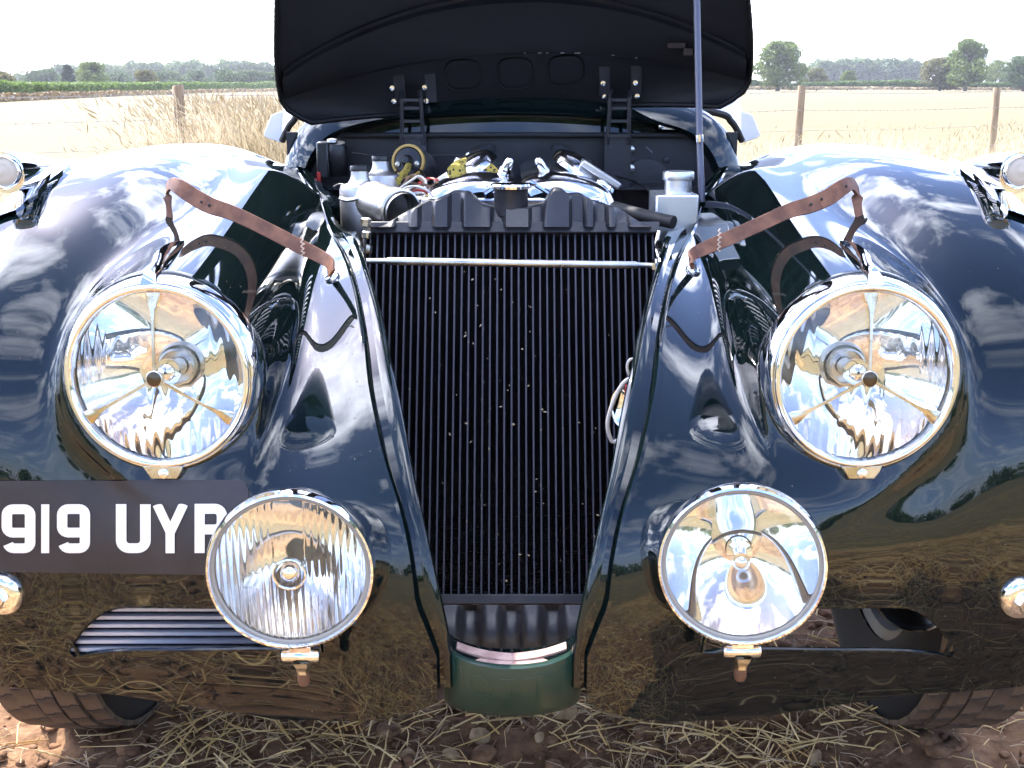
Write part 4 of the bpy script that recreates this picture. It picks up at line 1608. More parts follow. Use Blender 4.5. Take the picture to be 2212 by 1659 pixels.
for u, v, y, th in NUTS:
    mb = MB(); c = at(u, v, y); fr = frame_z(c, (math.sin(th), -0.25, math.cos(th)))
    mb.lathe([(0.0085, -0.022), (0.0085, -0.012), (0.0075, -0.010)], fr, 6)
    mb.lathe([(0.0078, -0.012), (0.0080, 0.0), (0.0072, 0.006), (0.0045, 0.0095), (0.0, 0.011)], fr, 16)
    cpart(mb, 'dome_nut', M['chrome'], engine)
# angled alloy covers beside the nuts, ribbed hose
mb = MB(); a, b = at(1262, 352, 2.02), at(1330, 398, 1.97); d = b - a
rot = Matrix.Rotation(-math.atan2(d.z, d.x), 3, 'Y')
mb.box((a + b) / 2, (d.length, 0.06, 0.012), rot); cpart(mb, 'rocker_plate', M['alloy'], engine, bevel=0.003)
mb = MB(); a, b = at(945, 392, 2.02), at(1006, 350, 2.06); d = b - a
rot = Matrix.Rotation(-math.atan2(d.z, d.x), 3, 'Y')
mb.box((a + b) / 2, (d.length, 0.05, 0.010), rot); cpart(mb, 'rocker_plate', M['alloy'], engine, bevel=0.003)
mb = MB(); pts = catmull([at(1212, 345, 2.12), at(1226, 350, 2.05), at(1246, 375, 2.0)], 14)
mb.tube(pts, [0.012 + 0.0018 * (i % 2) for i in range(len(pts))], 12); cpart(mb, 'ribbed_hose', M['rubber'], engine)
# braided plug leads
mb = MB(); mb.tube(catmull([at(982, 372, 1.96), at(996, 360, 2.0), at(1020, 356, 2.04), at(1048, 364, 2.02), at(1062, 376, 1.98)], 6), 0.014, 12)
cpart(mb, 'plug_lead_bundle', M['braid'], engine)
for P in ([at(882, 356, 2.26), at(878, 368, 2.18), at(866, 380, 2.12), at(858, 392, 2.08)], [at(948, 400, 1.95), at(938, 412, 1.93), at(927, 424, 1.92), at(920, 434, 1.92)]):
    mb = MB(); mb.tube(catmull(P, 6), 0.0065, 10); cpart(mb, 'plug_lead', M['braid'], engine)

# ignition coil with its ochre ring
ccen = at(882, 348, 2.27)
fr = frame_z(ccen, (-0.22, -1, 0.22), (1, 0, 0))
mb = MB(); mb.lathe([(0.0, -0.09), (0.030, -0.09), (0.033, -0.085), (0.033, -0.004), (0.031, 0.0)], fr, 40)
coil = cpart(mb, 'ignition_coil', M['sheet_alloy'])
mb = MB(); mb.lathe([(0.0335, -0.006), (0.0345, 0.0), (0.0335, 0.004), (0.0290, 0.004), (0.0280, 0.001)], fr, 40); cpart(mb, 'ring', M['yellow_ring'], coil)
mb = MB(); mb.lathe([(0.0285, 0.001), (0.026, 0.004), (0.012, 0.006), (0.010, 0.018), (0.007, 0.022), (0, 0.023)], fr, 40); cpart(mb, 'cap', M['bakelite'], coil)
for s in (-1, 1):
    mb = MB(); mb.lathe([(0.005, 0.002), (0.005, 0.009), (0, 0.010)], fr @ Matrix.Translation((s * 0.020, -0.006, 0)), 12); cpart(mb, 'terminal', M['brass_chrome'], coil)

# wiper motor or relay box high on the left
mb = MB(); c = at(714, 345, 2.36)
mb.box(c + Vector((-0.012, 0, 0.0)), (0.026, 0.05, 0.075)); relay = cpart(mb, 'relay_box', M['bakelite'], bevel=0.005)
mb = MB(); mb.lathe([(0, -0.03), (0.020, -0.03), (0.022, -0.02), (0.022, 0.03), (0.018, 0.036), (0, 0.036)], frame_z(c + Vector((0.014, 0, 0.0)), (0, -0.2, 1)), 24); cpart(mb, 'relay_can', M['bakelite'], relay)
mb = MB(); mb.box(c + Vector((-0.021, -0.026, -0.038)), (0.007, 0.006, 0.03)); cpart(mb, 'red_terminal', M['wire_red'], relay)
mb = MB(); mb.lathe([(0.011, 0.0), (0.0105, 0.006), (0, 0.008)], frame_z(c + Vector((0.006, -0.006, 0.036)), (0, 0, 1)), 20); cpart(mb, 'relay_knob', M['alloy'], relay)

# twin carburettors: damper pots with black caps, intake trumpet
for (u, v0, v1, vneck, y, r, rn, nm) in ((782, 395, 520, 378, 1.98, 0.036, 0.017, 0), (826, 372, 470, 352, 2.10, 0.036, 0.017, 1)):
    base, top_, neck = at(u, v1, y), at(u, v0, y), at(u, vneck, y)
    h = top_.z - base.z
    fr = frame_z(base, (0, 0, 1))
    mb = MB(); mb.lathe([(r * 0.96, 0), (r, 0.004), (r, h - 0.012), (r * 0.93, h - 0.004), (rn * 1.25, h), (rn, h + 0.006), (rn * 0.9, h + 0.012), (rn * 0.88, h + 0.022)], fr, 40)
    pot = cpart(mb, 'carburettor', M['alloy'])
    mb = MB(); mb.lathe([(rn * 0.95, h + 0.021), (rn * 0.98, h + 0.027), (rn * 0.9, h + 0.030), (0, h + 0.031)], fr, 24); cpart(mb, 'damper_cap', M['bakelite'], pot)
a, b = at(800, 430, 1.90), at(872, 458, 1.80)
fr = frame_z(a, b - a); l = (b - a).length
mb = MB(); mb.lathe([(0, -0.002), (0.020, -0.002), (0.030, 0.004), (0.032, 0.012), (0.031, l * 0.6), (0.033, l * 0.62), (0.033, l * 0.72), (0.031, l * 0.74), (0.030, l)], fr, 40)
tr = cpart(mb, 'intake_pipe', M['alloy'])
mb = MB(); mb.lathe([(0.0325, l * 0.78), (0.036, l * 0.80), (0.036, l * 0.92), (0.0325, l * 0.94)], fr, 40); cpart(mb, 'hose_clip', M['steel'], tr)
mb = MB(); pts = catmull([at(735, 428, 1.90), at(752, 432, 1.88), at(775, 428, 1.87), at(795, 418, 1.87)], 10); mb.tube(pts, [0.0032 + 0.0006 * (i % 2) for i in range(len(pts))], 8); cpart(mb, 'flexible_pipe', M['steel'], tr)
# distributor and wiring between
fr = frame_z(at(902, 452, 2.0), (0, 0, 1)); mb = MB(); mb.lathe([(0.022, 0), (0.026, 0.02), (0.022, 0.026), (0.024, 0.030), (0.020, 0.040), (0, 0.042)], fr, 32); dist = cpart(mb, 'distributor', M['brass_chrome'])
WIRES = [('wire_brown', [(868, 402, 2.0), (890, 378, 2.0), (908, 386, 1.98), (922, 402, 1.96), (930, 418, 1.95)]), ('wire_cream', [(862, 408, 1.98), (885, 392, 1.96), (905, 380, 1.96), (920, 392, 1.95), (916, 410, 1.94)]), ('wire_red', [(862, 408, 1.95), (885, 412, 1.93), (905, 410, 1.92), (920, 414, 1.93)]), ('wire_cream', [(866, 414, 1.95), (890, 418, 1.92), (912, 416, 1.92)]), ('wire_black', [(858, 368, 2.24), (850, 382, 2.2), (846, 400, 2.1), (852, 415, 2.0)]), ('wire_black', [(906, 366, 2.24), (918, 380, 2.2), (920, 395, 2.1), (908, 405, 2.0)]), ('wire_brown', [(862, 372, 2.24), (880, 390, 2.2), (900, 396, 2.1), (925, 388, 2.0)]), ('wire_black', [(940, 396, 2.2), (965, 375, 2.3), (985, 368, 2.35), (1000, 375, 2.3)]), ('wire_cream', [(856, 420, 1.93), (876, 405, 1.92), (900, 402, 1.91), (922, 410, 1.90), (935, 425, 1.90)]), ('wire_brown', [(872, 425, 1.93), (890, 408, 1.92), (912, 398, 1.92), (930, 402, 1.93), (945, 396, 1.95)]), ('wire_red', [(905, 395, 2.0), (925, 385, 2.02), (945, 388, 2.0)]), ('wire_black', [(1330, 380, 2.3), (1370, 392, 2.2), (1400, 410, 2.1), (1430, 440, 1.98)]), ('wire_black', [(760, 330, 2.38), (830, 338, 2.38), (940, 335, 2.38), (1060, 340, 2.38)]), ('wire_black', [(720, 404, 2.0), (735, 398, 2.0), (752, 406, 1.98), (755, 425, 1.95)])]
for m_, P in WIRES:
    mb = MB(); mb.tube(catmull([at(*p) for p in P], 8), 0.0021, 7); cpart(mb, 'wire', M[m_], dist)

# header bottle on the right: folded alloy box with a screw cap
c0 = at(1468, 480, 1.86)
zt = at(1450, 420, 1.86).z
mb = MB(); mb.box((0.270, 1.90, zt - 0.075), (0.070, 0.10, 0.15)); exp = cpart(mb, 'expansion_tank', M['sheet_alloy'], bevel=0.003)
fr = frame_z(Vector((0.277, 1.90, zt)), (0, 0, 1))
mb = MB(); mb.lathe([(0.0225, -0.001), (0.0225, 0.024)], fr, 32); cpart(mb, 'tank_neck', M['sheet_alloy'], exp)
mb = MB(); mb.lathe([(0.0255, 0.021), (0.0262, 0.024), (0.0262, 0.033), (0.025, 0.035), (0, 0.036)], fr, 32); cpart(mb, 'tank_cap', M['sheet_alloy'], exp)
# black water hose
mb = MB(); mb.tube(catmull([at(1325, 448, 1.84), at(1355, 456, 1.82), at(1400, 468, 1.79), at(1455, 480, 1.76)], 8), 0.0105, 14); cpart(mb, 'water_hose', M['rubber'], radiator)
mb = MB(); mb.tube(catmull([at(1424, 500, 1.72), at(1418, 530, 1.70), at(1424, 560, 1.68), at(1430, 600, 1.66)], 8), 0.003, 8); cpart(mb, 'overflow_pipe', M['steel'], radiator)
mb = MB(); mb.lathe([(0.005, 0), (0.006, 0.004), (0.005, 0.012), (0, 0.012)], frame_z(at(1422, 536, 1.69), (0, -0.5, 1)), 6); cpart(mb, 'pipe_union', M['chrome'], radiator, smooth=False)
# dark inner wings close the engine bay at both sides
for sgn in (1, -1):
    mb = MB()
    mb.add([(sgn * 0.30, 1.60, 0.30), (sgn * 0.44, 2.42, 0.30), (sgn * 0.455, 2.42, 0.86), (sgn * 0.30, 1.62, 0.80)], [(0, 1, 2, 3)])
    cpart(mb, 'inner_wing', M['black_satin'])

# ================================================================== bonnet, propped open
BANG = R(65)
BO = Vector((0.007, 2.300, 0.994))      # rear edge, middle
BROLL = R(-2.2)
b_up = Vector((0, -math.cos(BANG), math.sin(BANG)))
b_out = Vector((0, math.sin(BANG), math.cos(BANG)))
b_roll = Matrix.Rotation(BROLL, 3, 'Y')
BLEN = 1.26
BW_S = np.array([0, 0.06, 0.18, 0.35, 0.55, 0.75, 0.90, 1.0])
BW_W = np.array([0.456, 0.459, 0.438, 0.385, 0.315, 0.240, 0.172, 0.11])


def bon(w, s, o=0.0):
    """w -1..1 across, s metres up from the rear edge, o metres towards the outside"""
    hw = float(smooth_interp(s / BLEN, BW_S, BW_W))
    if s < 0.05: hw -= 0.05 * (1 - s / 0.05) ** 2 * 1.0
    depth = 0.128 * (1 - 0.45 * s / BLEN)
    prof = depth * (1 - abs(w) ** 2.6)
    nose = -0.16 * max(0, (s / BLEN - 0.62) / 0.38) ** 2      # curls down at the nose end
    s2 = s - 0.056 * (1 - w * w) * max(0, 1 - s / 0.3)
    p = Vector((w * hw, 0, 0)) + b_up * s2 + b_out * (prof + nose + o)
    return BO + b_roll @ p


def bon_at(u, v, o):
    """the underside point a survey puts at u, v"""
    w, s = 0.0, 0.08
    for _ in range(30):
        p = bon(w, s, o)
        pu, pv = project(p)
        w += (u - pu) / 1200.0 * 0.8; s += (pv - v) / 1100.0 * 0.8
        s = min(max(s, 0.0), 0.3)
    return bon(w, s, o)


# grid lines; louvre slots are left open
NW = 60
banks = []
slots = []
for s0 in (0.262, 0.66):
    for k in range(11):
        slots.append((s0 + k * 0.033, s0 + k * 0.033 + 0.016))
sl = sorted({0.0, 0.012, 0.03, 0.05, 0.08, 0.11, 0.14, 0.17, 0.2, 0.23, 1.05, 1.1, 1.15, 1.2, BLEN} | {round(a, 4) for p in slots for a in p})
wl_ = list(np.linspace(-1, 1, NW + 1))
mbo, mbi = MB(), MB()
vo, vi, fo, fi = [], [], [], []
nS = len(sl)
for s in sl:
    for w in wl_:
        vo.append(bon(w, s, 0.0025)); vi.append(bon(w, s, 0.0))
slotset = {round(a, 4): round(b, 4) for a, b in slots}
hole_edges = []
for i in range(nS - 1):
    hole_row = round(sl[i], 4) in slotset and abs(slotset[round(sl[i], 4)] - round(sl[i + 1], 4)) < 1e-6
    for j in range(NW):
        wm = (wl_[j] + wl_[j + 1]) / 2
        if hole_row and 0.24 < abs(wm) < 0.78: continue
        a, b, c, d = i * (NW + 1) + j, i * (NW + 1) + j + 1, (i + 1) * (NW + 1) + j + 1, (i + 1) * (NW + 1) + j
        fo.append((a, b, c, d)); fi.append((a, d, c, b))
mbo.add(vo, fo); mbi.add(vi, fi)
bonnet = cpart(mbi, 'bonnet', M['bonnet_under'], angle=60)
cpart(mbo, 'outer_skin', M['paint'], bonnet, angle=60)
# turned edge all round
mb = MB()
outline = [bon(-1, s, 0.0012) for s in np.linspace(BLEN, 0.05, 40)] + [bon(-1, s, 0.0012) for s in (0.03, 0.012, 0.0)] + [bon(w, 0, 0.0012) for w in np.linspace(-0.97, 0.97, 40)] + [bon(1, s, 0.0012) for s in (0.0, 0.012, 0.03)] + [bon(1, s, 0.0012) for s in np.linspace(0.05, BLEN, 40)]
mb.tube(outline, 0.0055, 8); cpart(mb, 'turned_edge', M['bonnet_under'], bonnet)
# stiffening rail across
mb = MB()
secs = []
for w in np.linspace(-0.975, 0.975, 61):
    b = 1 - w * w
    s0, s1 = 0.060 + 0.058 * b, 0.095 + 0.115 * b ** 0.8
    lip = 0.026
    secs.append([bon(w, s1 + 0.008, -0.001), bon(w, s1 + 0.006, -0.006), bon(w, s1, -0.007), bon(w, s1 - 0.004, -lip * 0.75), bon(w, s0 + 0.004, -lip), bon(w, s0, -lip * 0.94), bon(w, s0 - 0.001, -0.001)])
mb.loft(secs)
rail = cpart(mb, 'stiffening_rail', M['bonnet_under'], bonnet, angle=40)
mb = MB()
for k in (1, 4, 6, 7, 12, 15, 20):
    w = -0.25 + 1.1 * ((k * 0.618) % 1)
    b = 1 - w * w; s0 = 0.060 + 0.058 * b
    mb.tube([bon(w, s0 + 0.0015, -0.0262), bon(w + 0.018 * (0.4 + (k % 5) / 4), s0 + 0.0015, -0.0262)], 0.0007, 5)
cpart(mb, 'worn_paint_edge', principled_cached('worn_primer', (0.34, 0.30, 0.27), 0.7), rail)
mb = MB(); mb.box(bon(0.70, 0.128, -0.030), (0.035, 0.012, 0.010)); mb.box(bon(0.745, 0.118, -0.034), (0.018, 0.014, 0.014))
cpart(mb, 'safety_catch', principled_cached('rusty_steel', (0.03, 0.018, 0.012), 0.7, 0.4), rail, bevel=0.001)
# three oval pressings
for w in (-0.226, 0.005, 0.232):
    mb = MB()
    loop = []
    for k in range(40):
        a = 2 * math.pi * k / 40
        cx, cz = math.cos(a), math.sin(a)
        ex = abs(cx) ** 0.55 * (1 if cx >= 0 else -1) * 0.078
        ez = abs(cz) ** 0.8 * (1 if cz >= 0 else -1) * 0.027
        loop.append(bon(w + ex, 0.074 + ez, -0.0012))
    mb.tube(loop, 0.0030, 6, closed=True)
    pr = cpart(mb, 'oval_pressing', M['bonnet_under'], bonnet)
# louvre blades over the slots, on the outside
for a, b in slots:
    for sgn in (-1, 1):
        mb = MB()
        secs = []
        for w in np.linspace(0.24, 0.78, 9):
            e = min(1, min(w - 0.22, 0.80 - w) / 0.05)
            secs.append([bon(sgn * w, b + 0.002, 0.002), bon(sgn * w, b + 0.001, 0.002 + 0.006 * e), bon(sgn * w, b - 0.003, 0.002 + 0.010 * e), bon(sgn * w, b - 0.0035, 0.001 + 0.0085 * e), bon(sgn * w, b, 0.001 + 0.005 * e)])
        mb.loft(secs)
        cpart(mb, 'louvre', M['paint'], bonnet)
# hinges with their bolts
for cu in (886, 1341):
    mb = MB()
    x = at(cu, 240, 2.33).x
    zt = at(cu, 214, 2.33).z; zb = at(cu, 300, 2.36).z
    hw = 0.0195
    for s in (-1, 1):
        mb.tube([bon_at(cu + s * hw * 1040, 196, -0.004), Vector((x + s * hw, 2.362, zt)), Vector((x + s * (hw + 0.001), 2.365, (zt + zb) / 2)), Vector((x + s * (hw + 0.003), 2.375, zb - 0.012))], 0.0042, 8)
    for z in (zt - 0.002, zt - 0.018, (zt * 0.45 + zb * 0.55), zb + 0.006):
        mb.box((x, 2.366, z), (2 * hw + 0.006, 0.006, 0.0055))
    mb.box((x, 2.385, zb - 0.045), (0.055, 0.02, 0.11))
    hinge = cpart(mb, 'bonnet_hinge', M['black_satin'], angle=40)
    for s in (-1, 1):
        mb = MB()
        mb.box(bon((x + s * 0.032) / 0.462, 0.052, -0.004), (0.022, 0.005, 0.060), b_roll @ Matrix.Rotation(R(18), 3, 'X'))
        cpart(mb, 'hinge_leaf', M['black_satin'], hinge, bevel=0.001)
    for (du, dv) in ((-42, 189), (34, 188), (-38, 218), (38, 217)):
        c = bon_at(cu + du * 0.92, dv - (10 if cu > 1000 else 0), -0.006)
        mb = MB()
        fr = frame_z(c, (0, -1, -0.1))
        mb.lathe([(0.0068, -0.004), (0.0068, 0.004), (0.005, 0.006), (0, 0.0065)], fr, 8)
        cpart(mb, 'hinge_bolt', M['chrome'], hinge)
    for (du, dv) in ((-28, 322), (22, 322), (-28, 363), (22, 363)):
        if cu < 1000: continue
        mb = MB(); mb.lathe([(0.008, -0.002), (0.0075, 0.004), (0.005, 0.0055), (0, 0.006)], frame_z(at(cu + du, dv, 2.385 + 0.055), (0, -1, 0)), 14)
        cpart(mb, 'bulkhead_nut', M['steel'], hinge)
# prop rod
mb = MB(); mb.tube([at(1516, 436, 1.93), at(1511, 300, 1.95), at(1505, 0, 2.0), bon(0.9, 0.68, -0.004)], 0.0058, 12)
prop = cpart(mb, 'prop_rod', principled_cached('grey_painted_rod', (0.10, 0.10, 0.13), 0.3, 0.4))
mb = MB(); mb.tube([at(1511, 306, 1.942), at(1511, 290, 1.942)], [0.0066, 0.0072], 12); cpart(mb, 'rod_collar', M['chrome'], prop)
# ================================================================== ground
def val_noise(x, y, seed=0):
    """smooth value noise on arrays"""
    xi, yi = np.floor(x).astype(np.int64), np.floor(y).astype(np.int64)
    fx, fy = x - xi, y - yi
    fx, fy = fx * fx * (3 - 2 * fx), fy * fy * (3 - 2 * fy)

    def h(a, b):
        n = (a * 374761393 + b * 668265263 + seed * 974711) & 0x7fffffff
        n = ((n ^ (n >> 13)) * 1274126177) & 0x7fffffff
        return ((n ^ (n >> 16)) & 0xffff) / 65535.0
    return (h(xi, yi) * (1 - fx) + h(xi + 1, yi) * fx) * (1 - fy) + (h(xi, yi + 1) * (1 - fx) + h(xi + 1, yi + 1) * fx) * fy


def ground_z(x, y):
    x, y = np.asarray(x, float), np.asarray(y, float)
    near = np.clip(1 - np.hypot(x, y - 1.2) / 4.5, 0, 1)
    z = 0.030 * (val_noise(x * 9, y * 9, 1) - 0.5) + 0.022 * (val_noise(x * 23, y * 23, 2) - 0.5) + 0.012 * (val_noise(x * 50, y * 50, 3) - 0.5)
    return z * np.minimum(1, near * 3) - 0.004


def lines(dense0, dense1, step, far):
    d = np.arange(dense0, dense1, step)
    out, k = [], step
    a = dense1
    while a < far:
        out.append(a); k *= 1.35; a += k
    neg, k, a = [], step, dense0
    while a > -far:
        k *= 1.35; a -= k; neg.append(a)
    return np.array(neg[::-1] + list(d) + out)


gx, gy = lines(-1.5, 1.5, 0.018, 5000), lines(-1.0, 3.0, 0.018, 5000)
GX, GY = np.meshgrid(gx, gy, indexing='ij')
GZ = ground_z(GX, GY)
nx_, ny_ = GX.shape
gv = np.stack([GX.ravel(), GY.ravel(), GZ.ravel()], 1)
ii = np.arange(nx_ * ny_).reshape(nx_, ny_)
gf = np.stack([ii[:-1, :-1].ravel(), ii[1:, :-1].ravel(), ii[1:, 1:].ravel(), ii[:-1, 1:].ravel()], 1)


def np_mesh(name, v, f, mat, smooth=False):
    me = bpy.data.meshes.new(name)
    v = np.asarray(v, np.float32); f = np.asarray(f, np.int32)
    me.vertices.add(len(v)); me.vertices.foreach_set('co', v.ravel())
    k = f.shape[1]
    me.loops.add(f.size); me.loops.foreach_set('vertex_index', f.ravel())
    me.polygons.add(len(f)); me.polygons.foreach_set('loop_start', np.arange(0, f.size, k, dtype=np.int32))
    me.polygons.foreach_set('loop_total', np.full(len(f), k, np.int32))
    if smooth: me.polygons.foreach_set('use_smooth', np.ones(len(f), bool))
    me.update(calc_edges=True)
    me.materials.append(mat)
    return me


def ground_mat():
    m = principled('stubble_field', (0.3, 0.2, 0.12), 0.95)
    n, l, b = nodes(m)
    tc = n.new('ShaderNodeTexCoord')

    def noise(scale, detail=6, vec=None):
        t = n.new('ShaderNodeTexNoise'); t.inputs['Scale'].default_value = scale; t.inputs['Detail'].default_value = detail
        l.new(vec or tc.outputs['Object'], t.inputs['Vector']); return t

    def ramp(src, c1, c2, lo, hi):
        r = n.new('ShaderNodeValToRGB')
        r.color_ramp.elements[0].position = lo; r.color_ramp.elements[0].color = (*c1, 1)
        r.color_ramp.elements[1].position = hi; r.color_ramp.elements[1].color = (*c2, 1)
        l.new(src, r.inputs[0]); return r
    soil = ramp(noise(38).outputs['Fac'], (0.105, 0.048, 0.020), (0.25, 0.135, 0.062), 0.3, 0.7)
    mp = n.new('ShaderNodeMapping'); mp.inputs['Scale'].default_value = (0.10, 1.2, 1)
    mp.inputs['Rotation'].default_value = (0, 0, 0.12)
    l.new(tc.outputs['Object'], mp.inputs[0])
    far = ramp(noise(0.5, 5, mp.outputs[0]).outputs['Fac'], (0.112, 0.085, 0.032), (0.155, 0.124, 0.050), 0.3, 0.7)
    # blend: bare soil around the car, stubble beyond
    ln = n.new('ShaderNodeVectorMath'); ln.operation = 'DISTANCE'
    ln.inputs[1].default_value = (0, 1.2, 0)
    l.new(tc.outputs['Object'], ln.inputs[0])
    nz = noise(1.3, 4)
    ad = n.new('ShaderNodeMath'); ad.operation = 'MULTIPLY_ADD'; ad.inputs[1].default_value = 2.2
    l.new(nz.outputs['Fac'], ad.inputs[0]); l.new(ln.outputs['Value'], ad.inputs[2])
    mr = n.new('ShaderNodeMapRange'); mr.inputs['From Min'].default_value = 2.3; mr.inputs['From Max'].default_value = 4.2
    l.new(ad.outputs[0], mr.inputs['Value'])
    mx = n.new('ShaderNodeMixRGB'); l.new(mr.outputs[0], mx.inputs[0]); l.new(soil.outputs[0], mx.inputs[1]); l.new(far.outputs[0], mx.inputs[2])
    l.new(mx.outputs[0], b.inputs['Base Color'])
    bp = n.new('ShaderNodeBump'); bp.inputs['Strength'].default_value = 0.6; bp.inputs['Distance'].default_value = 0.012
    l.new(noise(60, 8).outputs['Fac'], bp.inputs['Height']); l.new(bp.outputs[0], b.inputs['Normal'])
    return m


tag(link_mesh('ground', np_mesh('ground', gv, gf, ground_mat(), True)), kind='structure')

# ------------------------------------------------------------------ straw litter
def straw_mat(name, c1, c2, sc=3.0, tr=0.0):
    m = noise_color(principled(name, c1, 0.6), c1, c2, sc, 2)
    return m


def stalks(n, xr, yr, lmin, lmax, rmin, rmax, lift=0.02, seed=3, keep=None):
    r = np.random.default_rng(seed)
    x = r.uniform(*xr, n); y = r.uniform(*yr, n)
    if keep is not None:
        k = keep(x, y, r); x, y = x[k], y[k]; n = len(x)
    a = r.uniform(0, math.pi, n) + r.normal(0, 0.3, n); L = r.uniform(lmin, lmax, n) * r.uniform(0.5, 1, n); rad_ = r.uniform(rmin, rmax, n)
    z = ground_z(x, y) + rad_ + r.exponential(lift, n) * 0.5 + 0.002
    tilt = r.normal(0, 0.16, n); bend = r.normal(0, 0.12, n)
    d = np.stack([np.cos(a) * np.cos(tilt), np.sin(a) * np.cos(tilt), np.sin(tilt)], 1)
    s = np.stack([-np.sin(a), np.cos(a), np.zeros(n)], 1)
    u = np.cross(d, s)
    c = np.stack([x, y, z], 1)
    P = [c - d * L[:, None] / 2, c + s * (bend * L)[:, None] * 0.5 + np.array([0, 0, 0.004]), c + d * L[:, None] / 2]
    for p in P: p[:, 2] = np.maximum(p[:, 2], ground_z(p[:, 0], p[:, 1]) + rad_)
    V = []
    for p, kk in zip(P, (1.0, 1.0, 0.7)):
        for j in range(3):
            an = 2 * math.pi * j / 3
            V.append(p + (s * math.cos(an) + u * math.sin(an)) * (rad_ * kk)[:, None])
    V = np.stack(V, 1).reshape(-1, 3)
    base = np.arange(n)[:, None] * 9
    F = []
    for k in range(2):
        for j in range(3):
            j2 = (j + 1) % 3
            F.append(base + np.array([[k * 3 + j, k * 3 + j2, k * 3 + 3 + j2, k * 3 + 3 + j]]))
    return V, np.concatenate(F)


M['straw'] = straw_mat('straw', (0.66, 0.42, 0.13), (0.82, 0.61, 0.29), 11)
M['straw_grey'] = straw_mat('weathered_straw', (0.34, 0.22, 0.11), (0.55, 0.41, 0.24), 9)


def clumpy(x, y, r):
    k = val_noise(x * 2.6, y * 2.6, 9) * 0.7 + val_noise(x * 7, y * 7, 10) * 0.3
    right = 0.10 * np.clip(x, -1, 1)
    return r.uniform(0, 1, len(x)) < np.clip((k + right - 0.28) * 2.4, 0.14, 1)


V, F = stalks(27000, (-2.0, 2.0), (-0.9, 2.9), 0.03, 0.17, 0.0006, 0.0021, seed=3, keep=clumpy)
tag(link_mesh('straw_litter', np_mesh('straw_litter', V, F, M['straw'])), 'loose golden straw strewn over the brown soil around the car', 'straw', kind='stuff')
V, F = stalks(52000, (-2.0, 2.0), (-0.9, 2.9), 0.01, 0.08, 0.0005, 0.0014, seed=5, keep=clumpy)
tag(link_mesh('weathered_straw', np_mesh('weathered_straw', V, F, M['straw_grey'])), 'short grey weathered straw bits lying on the brown soil', 'straw', kind='stuff')
V, F = stalks(9000, (-9, 9), (-9, 8), 0.06, 0.22, 0.0016, 0.0034, lift=0.03, seed=8, keep=lambda x, y, r: (np.abs(x) > 2.0) | (y < -0.9) | (y > 2.9))
tag(link_mesh('stubble', np_mesh('stubble', V, F, M['straw'])), 'cut stubble and straw over the field around the car', 'stubble', kind='stuff')

# clods and pebbles: nobody could count them; the larger stones are things
def rock(r, seed, flat=0.7):
    rr = np.random.default_rng(seed)
    bm = bmesh.new(); bmesh.ops.create_icosphere(bm, subdivisions=2, radius=1)
    d = rr.normal(0, 1, (7, 3)); d /= np.linalg.norm(d, axis=1)[:, None]
    for v in bm.verts:
        co = np.array(v.co)
        m = min((0.72 + 0.12 * k % 0.3) / max(1e-3, float(co @ d[k])) if co @ d[k] > 0.5 else 1.4 for k in range(7))
        v.co = Vector(co * min(1.0, m) * (1 + 0.06 * math.sin(9 * co[0] + seed)))
        v.co.z *= flat
        v.co *= r
    return bm


M['stone'] = noise_color(principled('limestone', (0.4, 0.27, 0.13), 0.85), (0.27, 0.17, 0.08), (0.46, 0.31, 0.16), 50, bump=0.3, bump_scale=200, bump_dist=0.003)
M['clod'] = noise_color(principled('soil_clod', (0.12, 0.06, 0.03), 0.95), (0.10, 0.045, 0.018), (0.25, 0.13, 0.06), 60, bump=0.4, bump_scale=200, bump_dist=0.004)
STONES = [((1224, 1556), 0.024, 'ochre stone on the soil at the green nose panel'), ((1036, 1598), 0.019, 'angular ochre stone on the soil ahead of the nose'), ((975, 1640), 0.016, 'small tan stone under the nose among straw'), ((838, 1545), 0.016, 'pale chip of stone below the fluted lamp'), ((1760, 1633), 0.017, 'rounded tan stone among straw below the clear lamp'), ((868, 1548), 0.013, 'tiny whitish pebble by the pale chip'), ((1318, 1546), 0.011, 'white pebble under the valance near the nose'), ((880, 1640), 0.015, 'brown stone half buried under the fluted lamp'), ((1165, 1612), 0.010, 'pea sized tan pebble ahead of the nose')]
for i, ((u, v), r, lab) in enumerate(STONES):
    d_ = at(u, v, 1.0) - Vector((0, 0, CAM_H))
    t = CAM_H / -d_.z
    p = Vector((0, 0, CAM_H)) + d_ * t
    bm = rock(r, i + 20)
    me = bpy.data.meshes.new('stone'); bm.to_mesh(me); bm.free(); me.materials.append(M['stone'])
    o = link_mesh('stone', me); o.location = (p.x, p.y, float(ground_z(p.x, p.y)) + r * 0.35); o.rotation_euler = (0.3 * i, 0.2 * i, i)
    tag(o, lab, 'stone')
rr = np.random.default_rng(4)
mb = MB()
base = rock(1.0, 77, 0.8)
bv = np.array([tuple(v.co) for v in base.verts]); bf = [tuple(v.index for v in f.verts) for f in base.faces]; base.free()
VV, FF = [], []
nb = 6500
for i in range(nb):
    x, y = rr.uniform(-1.6, 1.6), rr.uniform(0.2, 2.9)
    r = float(np.clip(rr.lognormal(-4.9, 0.6), 0.002, 0.022))
    a = rr.uniform(0, 6.28); ca, sa = math.cos(a), math.sin(a)
    q = bv * r * np.array([rr.uniform(0.7, 1.2), rr.uniform(0.7, 1.2), rr.uniform(0.6, 1)])
    q = np.stack([q[:, 0] * ca - q[:, 1] * sa, q[:, 0] * sa + q[:, 1] * ca, q[:, 2]], 1)
    VV.append(q + np.array([x, y, float(ground_z(x, y)) + r * 0.3]))
    FF.append(np.array(bf) + i * len(bv))
